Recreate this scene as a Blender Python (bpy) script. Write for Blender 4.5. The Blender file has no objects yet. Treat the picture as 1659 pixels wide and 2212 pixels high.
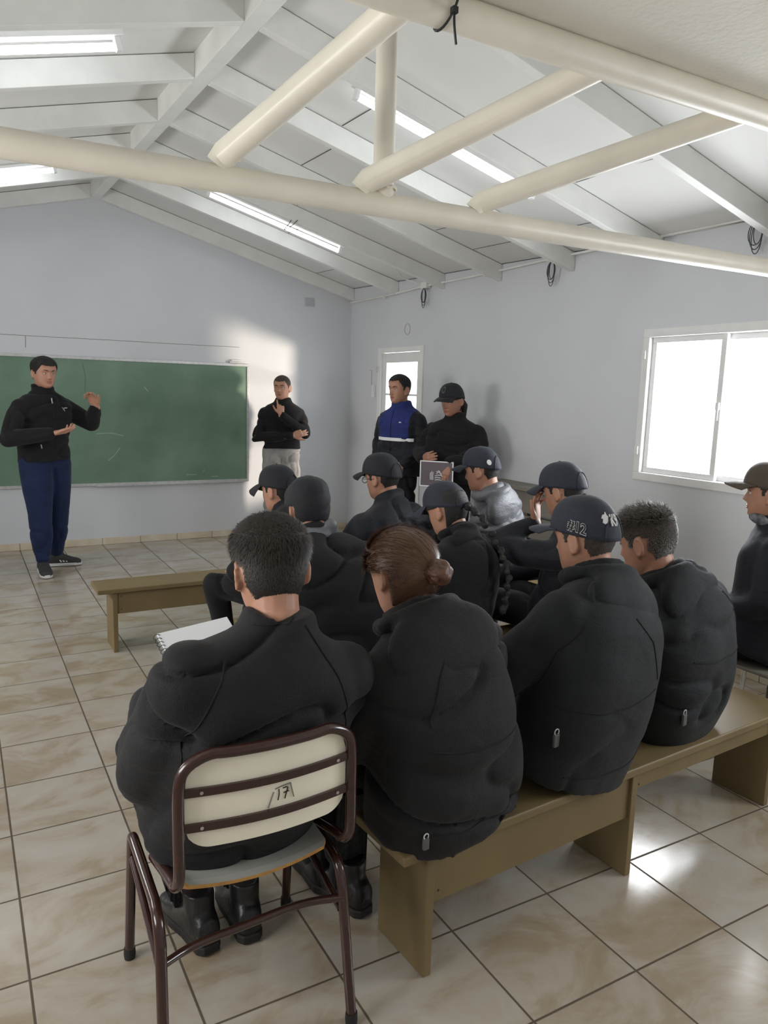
import bpy, bmesh, math, random
import numpy as np
from mathutils import Vector, Matrix
random.seed(7)
S = bpy.context.scene
COL = S.collection
PI = math.pi
# ------------------------------------------------------------------ camera
cam_d = bpy.data.cameras.new('camera'); cam_d.sensor_width = 36; cam_d.lens = 26.335
cam_d.clip_start = 0.05
cam = bpy.data.objects.new('camera', cam_d); COL.objects.link(cam)
_r = Vector((0.86985, -0.49245, 0.02912)); _u = Vector((0.05227, 0.15070, 0.98720)); _f = Vector((0.49053, 0.85719, -0.15683))
cam.matrix_world = Matrix(((_r.x, _u.x, -_f.x, 0), (_r.y, _u.y, -_f.y, 0), (_r.z, _u.z, -_f.z, 1.5), (0, 0, 0, 1)))
S.camera = cam
# ------------------------------------------------------------------ exposure
S.view_settings.view_transform = 'Standard'; S.view_settings.look = 'None'
S.view_settings.exposure = 0.06; S.view_settings.gamma = 1; S.view_settings.use_curve_mapping = False
S.cycles.use_denoising = True
S.cycles.max_bounces = 8; S.cycles.diffuse_bounces = 5; S.cycles.sample_clamp_indirect = 4
# ------------------------------------------------------------------ sky and daylight
W = bpy.data.worlds.new('sky'); S.world = W; W.use_nodes = True
W.node_tree.nodes['Background'].inputs[0].default_value = (0.86, 0.93, 1.0, 1)
W.node_tree.nodes['Background'].inputs[1].default_value = 2.0

def area(name, loc, aim, sx, sy, power, col, spread=180):
    l = bpy.data.lights.new(name, 'AREA'); l.shape = 'RECTANGLE'; l.size = sx; l.size_y = sy
    l.energy = power; l.color = col; l.spread = math.radians(spread)
    o = bpy.data.objects.new(name, l); COL.objects.link(o); o.location = loc
    d = Vector(aim) - Vector(loc)
    o.rotation_euler = d.to_track_quat('-Z', 'Y').to_euler()
    return o
# daylight outside each seen and added window, pointing in
area('daylight_right_window', (3.98, 2.75, 1.52), (0, 2.75, 1.52), 1.5, 1.15, 110, (0.93, 0.96, 1.0))
area('added_fill_right_near', (3.98, 0.3, 1.52), (0, 0.3, 1.52), 1.3, 1.15, 70, (0.93, 0.96, 1.0))  # added lamp behind an unseen window, brightens the front of the room
area('daylight_door', (4.0, 6.3, 1.4), (0, 6.3, 1.4), 0.75, 1.3, 12, (0.9, 0.95, 1.0))
area('added_fill_left_far', (-1.66, 4.6, 1.52), (3, 4.6, 1.45), 1.5, 1.0, 60, (1.0, 0.98, 0.95))  # added fill lamp behind the unseen far left opening
area('added_fill_left_near', (-1.66, 1.5, 1.52), (3, 1.5, 1.45), 1.5, 1.0, 60, (1.0, 0.98, 0.95))  # added fill lamp behind the unseen near left opening
# warm low sunlight coming in through the glazed door
sun = bpy.data.lights.new('low_sunlight', 'SPOT'); sun.energy = 1500; sun.shadow_soft_size = 0.28; sun.color = (1.0, 0.86, 0.70)
sun.spot_size = math.radians(38); sun.spot_blend = 0.3
so = bpy.data.objects.new('low_sunlight', sun); COL.objects.link(so); so.location = (6.54, 3.42, 1.10)
so.rotation_euler = (Vector((3.76, 6.30, 1.35)) - Vector(so.location)).to_track_quat('-Z', 'Y').to_euler()

# ------------------------------------------------------------------ materials
def nd(t, k, **kw):
    n = t.nodes.new(k)
    for a, b in kw.items(): setattr(n, a, b)
    return n
def mat(name, col, rough=0.6, var=0.0, vscale=6.0, bump=0.0, bscale=40.0, metal=0.0, spec=0.5, sheen=0.0, col2=None, coat=0.0, sss=0.0, detail=5):
    m = bpy.data.materials.new(name); m.use_nodes = True; t = m.node_tree
    b = t.nodes['Principled BSDF']
    b.inputs['Base Color'].default_value = (*col, 1); b.inputs['Roughness'].default_value = rough
    b.inputs['Metallic'].default_value = metal; b.inputs['Specular IOR Level'].default_value = spec
    if sheen: b.inputs['Sheen Weight'].default_value = sheen; b.inputs['Sheen Roughness'].default_value = 0.5
    if coat: b.inputs['Coat Weight'].default_value = coat; b.inputs['Coat Roughness'].default_value = 0.1
    if sss:
        b.inputs['Subsurface Weight'].default_value = sss; b.inputs['Subsurface Radius'].default_value = (0.02, 0.006, 0.003)
        b.inputs['Subsurface Scale'].default_value = 0.4
    tc = nd(t, 'ShaderNodeTexCoord')
    if var or col2:
        n = nd(t, 'ShaderNodeTexNoise'); n.inputs['Scale'].default_value = vscale; n.inputs['Detail'].default_value = detail
        t.links.new(tc.outputs['Object'], n.inputs['Vector'])
        r = nd(t, 'ShaderNodeValToRGB'); r.color_ramp.elements[0].position = 0.35; r.color_ramp.elements[1].position = 0.68
        c2 = col2 or tuple(min(1, c * (1 + var)) for c in col); c1 = col if col2 else tuple(c * (1 - var) for c in col)
        r.color_ramp.elements[0].color = (*c1, 1); r.color_ramp.elements[1].color = (*c2, 1)
        t.links.new(n.outputs['Fac'], r.inputs[0]); t.links.new(r.outputs[0], b.inputs['Base Color'])
    if bump:
        n2 = nd(t, 'ShaderNodeTexNoise'); n2.inputs['Scale'].default_value = bscale; n2.inputs['Detail'].default_value = 4
        t.links.new(tc.outputs['Object'], n2.inputs['Vector'])
        bp = nd(t, 'ShaderNodeBump'); bp.inputs['Strength'].default_value = bump; bp.inputs['Distance'].default_value = 0.01
        t.links.new(n2.outputs['Fac'], bp.inputs['Height']); t.links.new(bp.outputs[0], b.inputs['Normal'])
    return m
def emis(name, col, st):
    m = bpy.data.materials.new(name); m.use_nodes = True; t = m.node_tree
    b = t.nodes['Principled BSDF']; b.inputs['Base Color'].default_value = (*col, 1)
    b.inputs['Emission Color'].default_value = (*col, 1); b.inputs['Emission Strength'].default_value = st
    return m
def glass(name):
    m = bpy.data.materials.new(name); m.use_nodes = True; t = m.node_tree
    t.nodes.remove(t.nodes['Principled BSDF']); o = t.nodes['Material Output']
    a = nd(t, 'ShaderNodeBsdfTransparent'); g = nd(t, 'ShaderNodeBsdfGlossy'); g.inputs['Roughness'].default_value = 0.03
    mx = nd(t, 'ShaderNodeMixShader'); mx.inputs[0].default_value = 0.06
    t.links.new(a.outputs[0], mx.inputs[1]); t.links.new(g.outputs[0], mx.inputs[2])
    t.links.new(mx.outputs[0], o.inputs[0]); return m

M_wall = mat('wall_paint', (0.655, 0.668, 0.695), 0.55, var=0.03, vscale=1.5, bump=0.08, bscale=30)
M_ceil = mat('ceiling_board_paint', (0.73, 0.73, 0.705), 0.6, var=0.03, vscale=2.0, bump=0.05, bscale=20)
M_raft = mat('rafter_paint', (0.78, 0.78, 0.75), 0.5, var=0.05, vscale=5, bump=0.15, bscale=25)
M_soffit = mat('soffit_paint', (0.66, 0.63, 0.545), 0.7, var=0.04, vscale=5, bump=0.2, bscale=60)
M_tube = mat('tube_enamel', (0.82, 0.77, 0.66), 0.38, var=0.05, vscale=7, bump=0.08, bscale=22)
M_white = mat('white_enamel', (0.80, 0.80, 0.79), 0.35, var=0.03, vscale=9)
M_alu = mat('pale_aluminium', (0.62, 0.62, 0.62), 0.35, var=0.1, vscale=30, metal=0.4)
M_green = mat('chalkboard_green', (0.125, 0.215, 0.145), 0.55, col2=(0.19, 0.29, 0.215), vscale=2.2, bump=0.03, bscale=60)
M_chalk = mat('chalk_smear', (0.5, 0.58, 0.52), 0.9)
M_dark = mat('dark_gap', (0.03, 0.03, 0.035), 0.9)
M_wood = mat('olive_painted_wood', (0.20, 0.145, 0.066), 0.55, var=0.10, vscale=4, bump=0.06, bscale=14)
M_wood2 = mat('worn_wood', (0.20, 0.16, 0.09), 0.5, var=0.15, vscale=5, bump=0.08, bscale=14)
M_ply = mat('plywood_edge', (0.62, 0.33, 0.09), 0.5, var=0.15, vscale=30)
M_cream = mat('cream_laminate', (0.93, 0.87, 0.71), 0.3, var=0.02, vscale=8)
M_brown = mat('brown_enamel', (0.040, 0.014, 0.011), 0.22, var=0.1, vscale=20, bump=0.03, bscale=80, coat=0.4)
M_grey_lam = mat('grey_laminate', (0.33, 0.33, 0.30), 0.35, var=0.04, vscale=9)
M_chrome = mat('chrome', (0.6, 0.6, 0.6), 0.15, metal=1.0)
M_rubber = mat('rubber', (0.02, 0.018, 0.018), 0.7)
M_glow = emis('tube_glow', (0.92, 0.97, 1.0), 9.0)
M_glass = glass('window_glass')
M_beige_tile = mat('skirting_tile', (0.62, 0.52, 0.38), 0.3, col2=(0.72, 0.66, 0.54), vscale=7)
M_slat = mat('slatted_grey_wood', (0.22, 0.20, 0.17), 0.6, var=0.08, vscale=5)
M_wire = mat('dark_wire', (0.06, 0.065, 0.08), 0.5)
M_black = mat('black_plastic', (0.012, 0.012, 0.014), 0.4)
M_paper = mat('paper', (0.78, 0.79, 0.82), 0.7)

def floor_mat():
    m = bpy.data.materials.new('ceramic_floor_tiles'); m.use_nodes = True; t = m.node_tree; L = t.links
    b = t.nodes['Principled BSDF']
    tc = nd(t, 'ShaderNodeTexCoord'); sep = nd(t, 'ShaderNodeSeparateXYZ'); L.new(tc.outputs['Object'], sep.inputs[0])
    def math_(op, a, v=None, w=None):
        n = nd(t, 'ShaderNodeMath', operation=op)
        for i, q in enumerate((a, v, w)):
            if q is None: continue
            if isinstance(q, (int, float)): n.inputs[i].default_value = q
            else: L.new(q, n.inputs[i])
        return n.outputs[0]
    ux = math_('DIVIDE', math_('SUBTRACT', sep.outputs[0], 0.442 - 7 * 0.3525), 0.3525)
    uy = math_('DIVIDE', math_('SUBTRACT', sep.outputs[1], 3.299 - 21 * 0.3505), 0.3505)
    fx = math_('FRACT', ux); fy = math_('FRACT', uy)
    ex = math_('MINIMUM', fx, math_('SUBTRACT', 1.0, fx)); ey = math_('MINIMUM', fy, math_('SUBTRACT', 1.0, fy))
    e = math_('MINIMUM', ex, ey)
    g = nd(t, 'ShaderNodeMapRange'); g.inputs['From Min'].default_value = 0.006; g.inputs['From Max'].default_value = 0.012
    L.new(e, g.inputs['Value'])
    cb = nd(t, 'ShaderNodeCombineXYZ'); L.new(math_('FLOOR', ux), cb.inputs[0]); L.new(math_('FLOOR', uy), cb.inputs[1])
    wn = nd(t, 'ShaderNodeTexWhiteNoise'); L.new(cb.outputs[0], wn.inputs['Vector'])
    off = nd(t, 'ShaderNodeVectorMath', operation='MULTIPLY_ADD'); L.new(wn.outputs['Color'], off.inputs[0]); off.inputs[1].default_value = (7, 7, 7); L.new(tc.outputs['Object'], off.inputs[2])
    mp = nd(t, 'ShaderNodeMapping'); mp.inputs['Scale'].default_value = (1.0, 1.5, 1.0); L.new(off.outputs[0], mp.inputs[0])
    n1 = nd(t, 'ShaderNodeTexNoise'); n1.inputs['Scale'].default_value = 3.2; n1.inputs['Detail'].default_value = 7; n1.inputs['Roughness'].default_value = 0.62; n1.inputs['Distortion'].default_value = 0.7
    L.new(mp.outputs[0], n1.inputs['Vector'])
    rp = nd(t, 'ShaderNodeValToRGB'); cr = rp.color_ramp
    cr.elements[0].position = 0.34; cr.elements[0].color = (0.47, 0.435, 0.385, 1)
    cr.elements[1].position = 0.74; cr.elements[1].color = (0.31, 0.235, 0.15, 1)
    x = cr.elements.new(0.5); x.color = (0.43, 0.38, 0.31, 1)
    x = cr.elements.new(0.6); x.color = (0.37, 0.305, 0.225, 1)
    L.new(n1.outputs['Fac'], rp.inputs[0])
    grc = nd(t, 'ShaderNodeMix', data_type='RGBA'); grc.inputs[6].default_value = (0.10, 0.075, 0.05, 1)
    L.new(g.outputs[0], grc.inputs[0]); L.new(rp.outputs[0], grc.inputs[7]); L.new(grc.outputs[2], b.inputs['Base Color'])
    rr = nd(t, 'ShaderNodeMapRange'); rr.inputs['To Min'].default_value = 0.8; rr.inputs['To Max'].default_value = 0.17; L.new(g.outputs[0], rr.inputs['Value']); L.new(rr.outputs[0], b.inputs['Roughness'])
    n2 = nd(t, 'ShaderNodeTexNoise'); n2.inputs['Scale'].default_value = 45; n2.inputs['Detail'].default_value = 2; L.new(tc.outputs['Object'], n2.inputs['Vector'])
    hh = math_('ADD', math_('MULTIPLY', n2.outputs['Fac'], 0.10), g.outputs[0])
    bp = nd(t, 'ShaderNodeBump'); bp.inputs['Strength'].default_value = 0.35; bp.inputs['Distance'].default_value = 0.004
    L.new(hh, bp.inputs['Height']); L.new(bp.outputs[0], b.inputs['Normal'])
    return m
M_floor = floor_mat()

# ------------------------------------------------------------------ mesh helpers
def link_mesh(name, V, F, m, parent=None, smooth=False, loc=None):
    me = bpy.data.meshes.new(name); me.from_pydata([tuple(v) for v in V], [], [tuple(f) for f in F])
    if smooth: me.polygons.foreach_set('use_smooth', [True] * len(me.polygons))
    me.materials.append(m); me.update()
    o = bpy.data.objects.new(name, me); COL.objects.link(o)
    if parent: o.parent = parent
    if loc: o.location = loc
    return o
def merge(*parts):
    V = []; F = []
    for v, f in parts:
        n = len(V); V += [tuple(x) for x in v]; F += [tuple(i + n for i in q) for q in f]
    return V, F
def box(x0, x1, y0, y1, z0, z1):
    V = [(x0, y0, z0), (x1, y0, z0), (x1, y1, z0), (x0, y1, z0), (x0, y0, z1), (x1, y0, z1), (x1, y1, z1), (x0, y1, z1)]
    return V, [(0, 3, 2, 1), (4, 5, 6, 7), (0, 1, 5, 4), (1, 2, 6, 5), (2, 3, 7, 6), (3, 0, 4, 7)]
def bevel(o, w=0.003, n=2):
    b = o.modifiers.new('bevel', 'BEVEL'); b.width = w; b.segments = n; b.limit_method = 'ANGLE'; return o
def frame_of(t):
    t = t.normalized(); a = Vector((0, 0, 1)) if abs(t.z) < 0.9 else Vector((1, 0, 0))
    x = t.cross(a).normalized(); y = x.cross(t).normalized(); return x, y
def tube(pts, r, n=12, closed=False, caps=True):
    P = [Vector(p) for p in pts]; V = []; F = []; N = len(P)
    rr = r if isinstance(r, (list, tuple)) else [r] * N
    px = None
    for i, p in enumerate(P):
        if closed: t = P[(i + 1) % N] - P[i - 1]
        else: t = P[min(i + 1, N - 1)] - P[max(i - 1, 0)]
        t.normalize()
        if px is None: x, y = frame_of(t)
        else: x = (px - t * px.dot(t)).normalized(); y = x.cross(t)
        px = x
        for k in range(n):
            a = 2 * PI * k / n; V.append(p + (x * math.cos(a) + y * math.sin(a)) * rr[i])
    for i in range(N if closed else N - 1):
        j = (i + 1) % N
        for k in range(n):
            k2 = (k + 1) % n; F.append((i * n + k, i * n + k2, j * n + k2, j * n + k))
    if not closed and caps:
        F.append(tuple(range(n - 1, -1, -1))); F.append(tuple((N - 1) * n + k for k in range(n)))
    return V, F
def smooth_path(pts, it=3):
    P = [Vector(p) for p in pts]
    for _ in range(it):
        Q = [P[0]]
        for a, b in zip(P[:-1], P[1:]): Q += [a * 0.75 + b * 0.25, a * 0.25 + b * 0.75]
        Q.append(P[-1]); P = Q
    return P
def prism(outline, y0, y1):   # outline of (x,z) extruded along y
    n = len(outline); V = [(x, y0, z) for x, z in outline] + [(x, y1, z) for x, z in outline]
    F = [tuple(range(n)), tuple(range(2 * n - 1, n - 1, -1))] + [(i, i + n, (i + 1) % n + n, (i + 1) % n) for i in range(n)]
    return V, F
def tag(o, label=None, cat=None, group=None, kind=None):
    if label: o['label'] = label
    if cat: o['category'] = cat
    if group: o['group'] = group
    if kind: o['kind'] = kind
    return o
def empty(name, loc, label, cat, group=None, rz=0.0):
    o = bpy.data.objects.new(name, None); COL.objects.link(o); o.location = loc; o.rotation_euler = (0, 0, rz)
    o.empty_display_size = 0.1
    return tag(o, label, cat, group)
def struct(name, vf, m, parent=None, label=None):
    o = link_mesh(name, *vf, m, parent)
    if not parent: o['kind'] = 'structure'
    if label: o['label'] = label
    return o

# ------------------------------------------------------------------ room shell
XR, XL, YB, YF = 3.744, -1.42, 7.372, -1.5
XG = 1.17                                   # ridge line
def zr(y): return 3.0 + 0.12 * max(0.0, (y - 3.0)) / 4.37    # underside of the ridge beam
SL = 0.262
def zu(x, y): return zr(y) - SL * abs(x - XG) + 0.01        # rafter underside
RD = 0.125                                                   # rafter depth
struct('floor', box(XL - 0.15, XR + 0.15, YF - 0.15, YB + 0.15, -0.1, 0), M_floor)
def holed_wall(axis, c0, c1, u0, u1, z1, holes, top=None):
    """wall slab with rectangular holes; axis 'x' = wall of constant X between c0 and c1"""
    us = sorted({u0, u1, *[h[0] for h in holes], *[h[1] for h in holes]}); zs = sorted({0.0, z1, *[h[2] for h in holes], *[h[3] for h in holes]})
    P = []
    for a, b in zip(us[:-1], us[1:]):
        for c, d in zip(zs[:-1], zs[1:]):
            if any(h[0] <= a and b <= h[1] and h[2] <= c and d <= h[3] for h in holes): continue
            P.append(box(c0, c1, a, b, c, d) if axis == 'x' else box(a, b, c0, c1, c, d))
    return merge(*P)
W1 = (2.16, 3.33, 1.025, 1.915); W2 = (-0.4, 0.95, 1.025, 1.915); D1 = (5.91, 6.71, 0.0, 1.92)
W3 = (3.9, 5.3, 1.025, 1.915); W4 = (0.8, 2.2, 1.025, 1.915)
struct('wall_right', holed_wall('x', XR, XR + 0.09, YF, YB, 2.60, [W1, W2, D1]), M_wall)
struct('wall_left', holed_wall('x', XL - 0.15, XL, YF, YB, 2.60, [W3, W4]), M_wall)
gable = [(XL, 0), (XR, 0), (XR, 2.56), (XG, 3.26), (XL, 2.56)]
struct('wall_back', prism(gable, YB, YB + 0.15), M_wall)
struct('wall_front', prism(gable, YF - 0.15, YF), M_wall)
# ceiling boards: two slopes
def slope_sheet(x0, x1):
    V = []; F = []; ys = [YF, 0, 3.0, 5.0, YB]
    for dz in (0, 0.03):
        for y in ys:
            for x in (x0, x1): V.append((x, y, zu(x, y) + RD + dz))
    n = len(ys) * 2
    for i in range(len(ys) - 1):
        a = 2 * i; F.append((a, a + 1, a + 3, a + 2)); F.append((n + a, n + a + 2, n + a + 3, n + a + 1))
    F += [(0, n, n + 1, 1), (n - 2, n - 1, 2 * n - 1, 2 * n - 2)]
    for i in range(len(ys) - 1):
        a = 2 * i; F.append((a, a + 2, n + a + 2, n + a)); F.append((a + 1, n + a + 1, n + a + 3, a + 3))
    return V, F
struct('ceiling', merge(slope_sheet(XG, XR + 0.15), slope_sheet(XL - 0.15, XG)), M_ceil)
# board joints: thin dark gaps between ceiling sheets
RY = [7.31, 6.38, 5.595, 4.805, 4.01, 3.262, 2.50, 1.75, 0.95, 0.15, -0.65]
def slat_line(x, y0, y1, w=0.004):
    z0 = zu(x, y0) + RD - 0.002; z1 = zu(x, y1) + RD - 0.002
    return [(x - w, y0, z0), (x + w, y0, z0), (x + w, y1, z1), (x - w, y1, z1), (x - w, y0, z0 + .001), (x + w, y0, z0 + .001), (x + w, y1, z1 + .001), (x - w, y1, z1 + .001)], [(0, 3, 2, 1), (4, 5, 6, 7), (0, 1, 5, 4), (1, 2, 6, 5), (2, 3, 7, 6), (3, 0, 4, 7)]
P = []
for (x, a, b) in [(2.9, 3.31, 4.0), (3.42, 3.32, 3.95), (2.05, 4.06, 4.8), (3.1, 4.06, 4.78), (3.45, 4.3, 4.8), (2.35, 4.86, 5.58), (1.95, 3.31, 4.0), (2.6, 5.65, 6.37), (3.0, 2.55, 3.25), (3.3, 6.43, 7.3)]:
    P.append(slat_line(x, a, b, 0.003))
for a, b in zip(RY[1:7], RY[:6]): P.append(slat_line(3.735, a + 0.05, b, 0.006))
struct('trim_1', merge(*P), M_dark)
# ridge beam
def beamY(x0, x1, y0, y1, fz0, fz1):
    V = []; 
    for y in (y0, y1):
        for x, z in ((x0, fz0(y)), (x1, fz0(y)), (x1, fz1(y)), (x0, fz1(y))): V.append((x, y, z))
    return V, [(0, 1, 2, 3), (7, 6, 5, 4), (0, 4, 5, 1), (1, 5, 6, 2), (2, 6, 7, 3), (3, 7, 4, 0)]
YS = 3.0
rb = link_mesh('ridge_beam', *merge(beamY(XG - 0.04, XG + 0.04, 3.0, YB - 0.002, lambda y: zr(y), lambda y: zr(y) + 0.14), beamY(XG - 0.04, XG + 0.04, YF, 3.0, lambda y: zr(y), lambda y: zr(y) + 0.14)), M_raft)
tag(rb, 'long white ridge beam running along the peak of the roof', 'beam'); bevel(rb, 0.004)
# rafters
def rafter(side, y, t=0.05):
    x0 = XG + side * 0.04; x1 = XR - 0.002 if side > 0 else XL + 0.002
    V = []
    for yy in (y, y + t):
        for x in (x0, x1):
            V.append((x, yy, zu(x, y))); V.append((x, yy, zu(x, y) + RD - 0.004))
    F = [(0, 2, 3, 1), (4, 5, 7, 6), (0, 4, 6, 2), (1, 3, 7, 5), (0, 1, 5, 4), (2, 6, 7, 3)]
    if side < 0: F = [f[::-1] for f in F]
    return V, F
ordn = ['nearest the back wall', 'second from the back wall', 'third from the back wall', 'fourth from the back wall', 'fifth from the back wall', 'sixth from the back wall', 'seventh from the back wall', 'eighth from the back wall', 'ninth from the back wall', 'tenth from the back wall', 'eleventh from the back wall']
for k, y in enumerate(RY):
    for side, w in ((1, 'right'), (-1, 'left')):
        if k >= 8 : continue
        o = link_mesh('rafter', *rafter(side, y, 0.05 if k else 0.058), M_raft)
        tag(o, f'white painted rafter on the {w} roof slope, {ordn[k]}', 'rafter', f'rafters of the {w} roof slope')
        bevel(o, 0.003)
# ------------------------------------------------------------------ tube truss
tr = empty('tube_truss', (XG, 2.0, 2.05), 'cream painted steel tube truss spanning the room overhead', 'truss')
def L2(p): return (p[0] - XG, p[1] - 2.0, p[2] - 2.05)
def tpart(name, pts, r, par=tr, m=M_tube, n=28):
    return link_mesh(name, *tube([L2(p) for p in pts], r, n), m, par, smooth=False)
YA, YT, ZT = 2.0, 1.42, None
def shade(o, ang=40):
    o.data.polygons.foreach_set('use_smooth', [True] * len(o.data.polygons)); o.data.set_sharp_from_angle(angle=math.radians(ang)); return o
shade(tpart('bottom_chord', [(XL + .002, 2.0, 2.022), (XR - .002, 2.0, 2.056)], 0.0345))
zt = 1.518 + 1.082 * YT / 2
shade(tpart('top_chord', [(XL + .002, YT, zt - 0.012), (XR - .002, YT, zt + 0.008)], 0.0355))
shade(tpart('post', [(1.110, 2.0, 2.05), (1.110, 2.0, zr(2.0))], 0.0305))
for (xb, xt) in ((0.635, 1.185), (1.05, 1.955), (1.45, 2.71)):
    xt2 = xt * YT / 2
    shade(tpart('brace', [(xb - 0.012, 1.998, 2.068), (xb, 1.985, 2.092), (xt2, YT + 0.01, zt + 0.005)], 0.0335))
# soffit board resting on the top chord
so_ = struct('trim_2', box(XL, XR, YF, YT + 0.004, zt + 0.028, zt + 0.06), M_soffit)
# weld beads
P = []
for xb in (0.64, 1.055, 1.11, 1.455):
    P.append(tube([(xb + 0.034 * math.cos(a) - XG, -0.012 + 0.022 * math.sin(a), 0.033 + 0.003 * math.sin(5 * a)) for a in [0.3 * q for q in range(21)]], 0.004, 6, closed=True))
for q in P: link_mesh('weld', *q, M_tube, tr)
# cable tie around the top chord
c0 = Vector((0.915, YT, zt)); P = []
ring = [(c0.x + 0.012 * math.sin(a) + 0.01, c0.y + 0.041 * math.cos(a), c0.z + 0.041 * math.sin(a)) for a in [2 * PI * k / 24 for k in range(24)]]
P.append(tube(ring, 0.0028, 8, closed=True))
P.append(box(c0.x - 0.006, c0.x + 0.006, c0.y - 0.052, c0.y - 0.04, c0.z - 0.028, c0.z - 0.016))
P.append(tube(smooth_path([(c0.x, c0.y - 0.046, c0.z - 0.02), (c0.x - 0.002, c0.y - 0.05, c0.z - 0.05), (c0.x + 0.006, c0.y - 0.048, c0.z - 0.085)], 2), 0.0026, 8))
tag(link_mesh('cable_tie', *merge(*P), M_black), 'black plastic cable tie looped around the overhead tube', 'cable tie')

# ------------------------------------------------------------------ fluorescent lamps
def lamp(x0, x1, y, label, side):
    xm = (x0 + x1) / 2; ang = math.atan(SL) * (1 if side > 0 else -1)
    z = zu(xm, y) + RD - 0.012
    e = empty('fluorescent_lamp', (xm, y, z), label, 'lamp', 'fluorescent tubes under the roof'); e.rotation_euler = (0, ang, 0)
    L = math.hypot(x1 - x0, SL * (x1 - x0)); h = L / 2
    o = link_mesh('housing', *box(-h - 0.03, h + 0.03, -0.028, 0.028, -0.028, 0.0), M_white, e); bevel(o, 0.004)
    for s in (-1, 1):
        o = link_mesh('end_cap', *merge(box(s * h - 0.012, s * h + 0.012, -0.018, 0.018, -0.085, -0.028)), M_white, e); bevel(o, 0.004)
    shade(link_mesh('tube', *tube([(-h + 0.012, 0, -0.065), (h - 0.012, 0, -0.065)], 0.0165, 16), M_glow, e))
lamp(1.80, 2.93, 5.99, 'lit fluorescent tube on the right slope, nearer the chalkboard', 1)
lamp(1.78, 2.90, 3.47, 'lit fluorescent tube on the right slope behind the truss braces', 1)
lamp(-0.42, 0.68, 3.66, 'lit fluorescent tube on the left slope, nearest the camera', -1)
lamp(-0.42, 0.70, 6.2, 'lit fluorescent tube on the left slope, far one beyond the truss', -1)

# ------------------------------------------------------------------ windows, door
def window(name, c, u0, u1, z0, z1, sign, label, axis='x', split=None):
    """sliding two-pane window in a wall; c = inner wall face, sign = outward direction"""
    e = bpy.data.objects.new(name, None); COL.objects.link(e); e['kind'] = 'structure'; e['label'] = label
    e.location = (c, (u0 + u1) / 2, z0) if axis == 'x' else ((u0 + u1) / 2, c, z0)
    def B(a0, a1, b0, b1, d0, d1):
        d0, d1 = sorted((sign * d0, sign * d1)); um = (u0 + u1) / 2
        return box(d0, d1, a0 - um, a1 - um, b0 - z0, b1 - z0) if axis == 'x' else box(a0 - um, a1 - um, d0, d1, b0 - z0, b1 - z0)
    f = 0.03
    o = link_mesh('window_frame', *merge(B(u0 - 0.02, u1 + 0.02, z0 - 0.02, z0 + f, -0.012, 0.09), B(u0 - 0.02, u1 + 0.02, z1 - f, z1 + 0.02, -0.012, 0.09), B(u0 - 0.02, u0 + f, z0 + f, z1 - f, -0.012, 0.09), B(u1 - f, u1 + 0.02, z0 + f, z1 - f, -0.012, 0.09)), M_white, e); bevel(o, 0.004)
    um = split if split else (u0 + u1) / 2
    for k, (a, b, d) in enumerate(((u0 + f, um + 0.02, 0.05), (um - 0.02, u1 - f, 0.018))):
        s = 0.034
        o = link_mesh('sash', *merge(B(a, b, z0 + f, z0 + f + s, d, d + 0.028), B(a, b, z1 - f - s, z1 - f, d, d + 0.028), B(a, a + s, z0 + f + s, z1 - f - s, d, d + 0.028), B(b - s, b, z0 + f + s, z1 - f - s, d, d + 0.028)), M_white, e); bevel(o, 0.003)
        link_mesh('pane', *B(a + s, b - s, z0 + f + s, z1 - f - s, d + 0.012, d + 0.016), M_glass, o)
        if k == 1:
            link_mesh('latch', *merge(B(a + 0.006, a + 0.026, 1.46, 1.50, d - 0.014, d), B(a + 0.012, a + 0.02, 1.40, 1.46, d - 0.008, d)), M_white, e)
    for zz in (z0 + 0.14, z1 - 0.16):
        link_mesh('hinge', *B(u1 - 0.012, u1 + 0.012, zz, zz + 0.05, -0.022, -0.012), M_white, e)
    return e
window('window_1', XR, *W1, 1, 'white framed sliding window blown out by daylight', split=2.80)
window('window_2_added', XR, *W2, 1, 'second sliding window in the right wall, unseen, added for lighting')  # out of view, put in to bring more daylight from the right
window('window_3_added', XL, *W3, -1, 'far sliding window in the left wall, unseen, added for fill light')  # out of view, put in so fill light enters from the left
window('window_4_added', XL, *W4, -1, 'near sliding window in the left wall, unseen, added for fill light')  # also out of view, an extra opening for the left fill light
de = bpy.data.objects.new('door_1', None); COL.objects.link(de); de['kind'] = 'structure'; de['label'] = 'white door with a tall lit glass pane'
de.location = (XR, 5.91, 0)
def DB(a0, a1, b0, b1, d0, d1): return box(d0, d1, a0, a1, b0, b1)
w = 0.80
bevel(link_mesh('door_frame', *merge(DB(-0.025, 0.035, 0, 1.94, -0.015, 0.1), DB(w - 0.035, w + 0.025, 0, 1.94, -0.015, 0.1), DB(0.035, w - 0.035, 1.895, 1.94, -0.015, 0.1)), M_white, de), 0.004)
bevel(link_mesh('door_leaf', *merge(DB(0.035, 0.105, 0.01, 1.89, 0.01, 0.05), DB(w - 0.115, w - 0.035, 0.01, 1.89, 0.01, 0.05), DB(0.105, w - 0.115, 1.795, 1.89, 0.01, 0.05), DB(0.105, w - 0.115, 0.01, 0.55, 0.01, 0.05), DB(0.105, w - 0.115, 1.478, 1.498, 0.01, 0.05), DB(0.105, w - 0.115, 1.02, 1.06, 0.01, 0.05)), M_white, de), 0.004)
link_mesh('pane', *merge(DB(0.105, w - 0.115, 1.498, 1.795, 0.028, 0.032), DB(0.105, w - 0.115, 1.06, 1.478, 0.028, 0.032), DB(0.105, w - 0.115, 0.55, 1.02, 0.028, 0.032)), M_glass, de)
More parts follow.
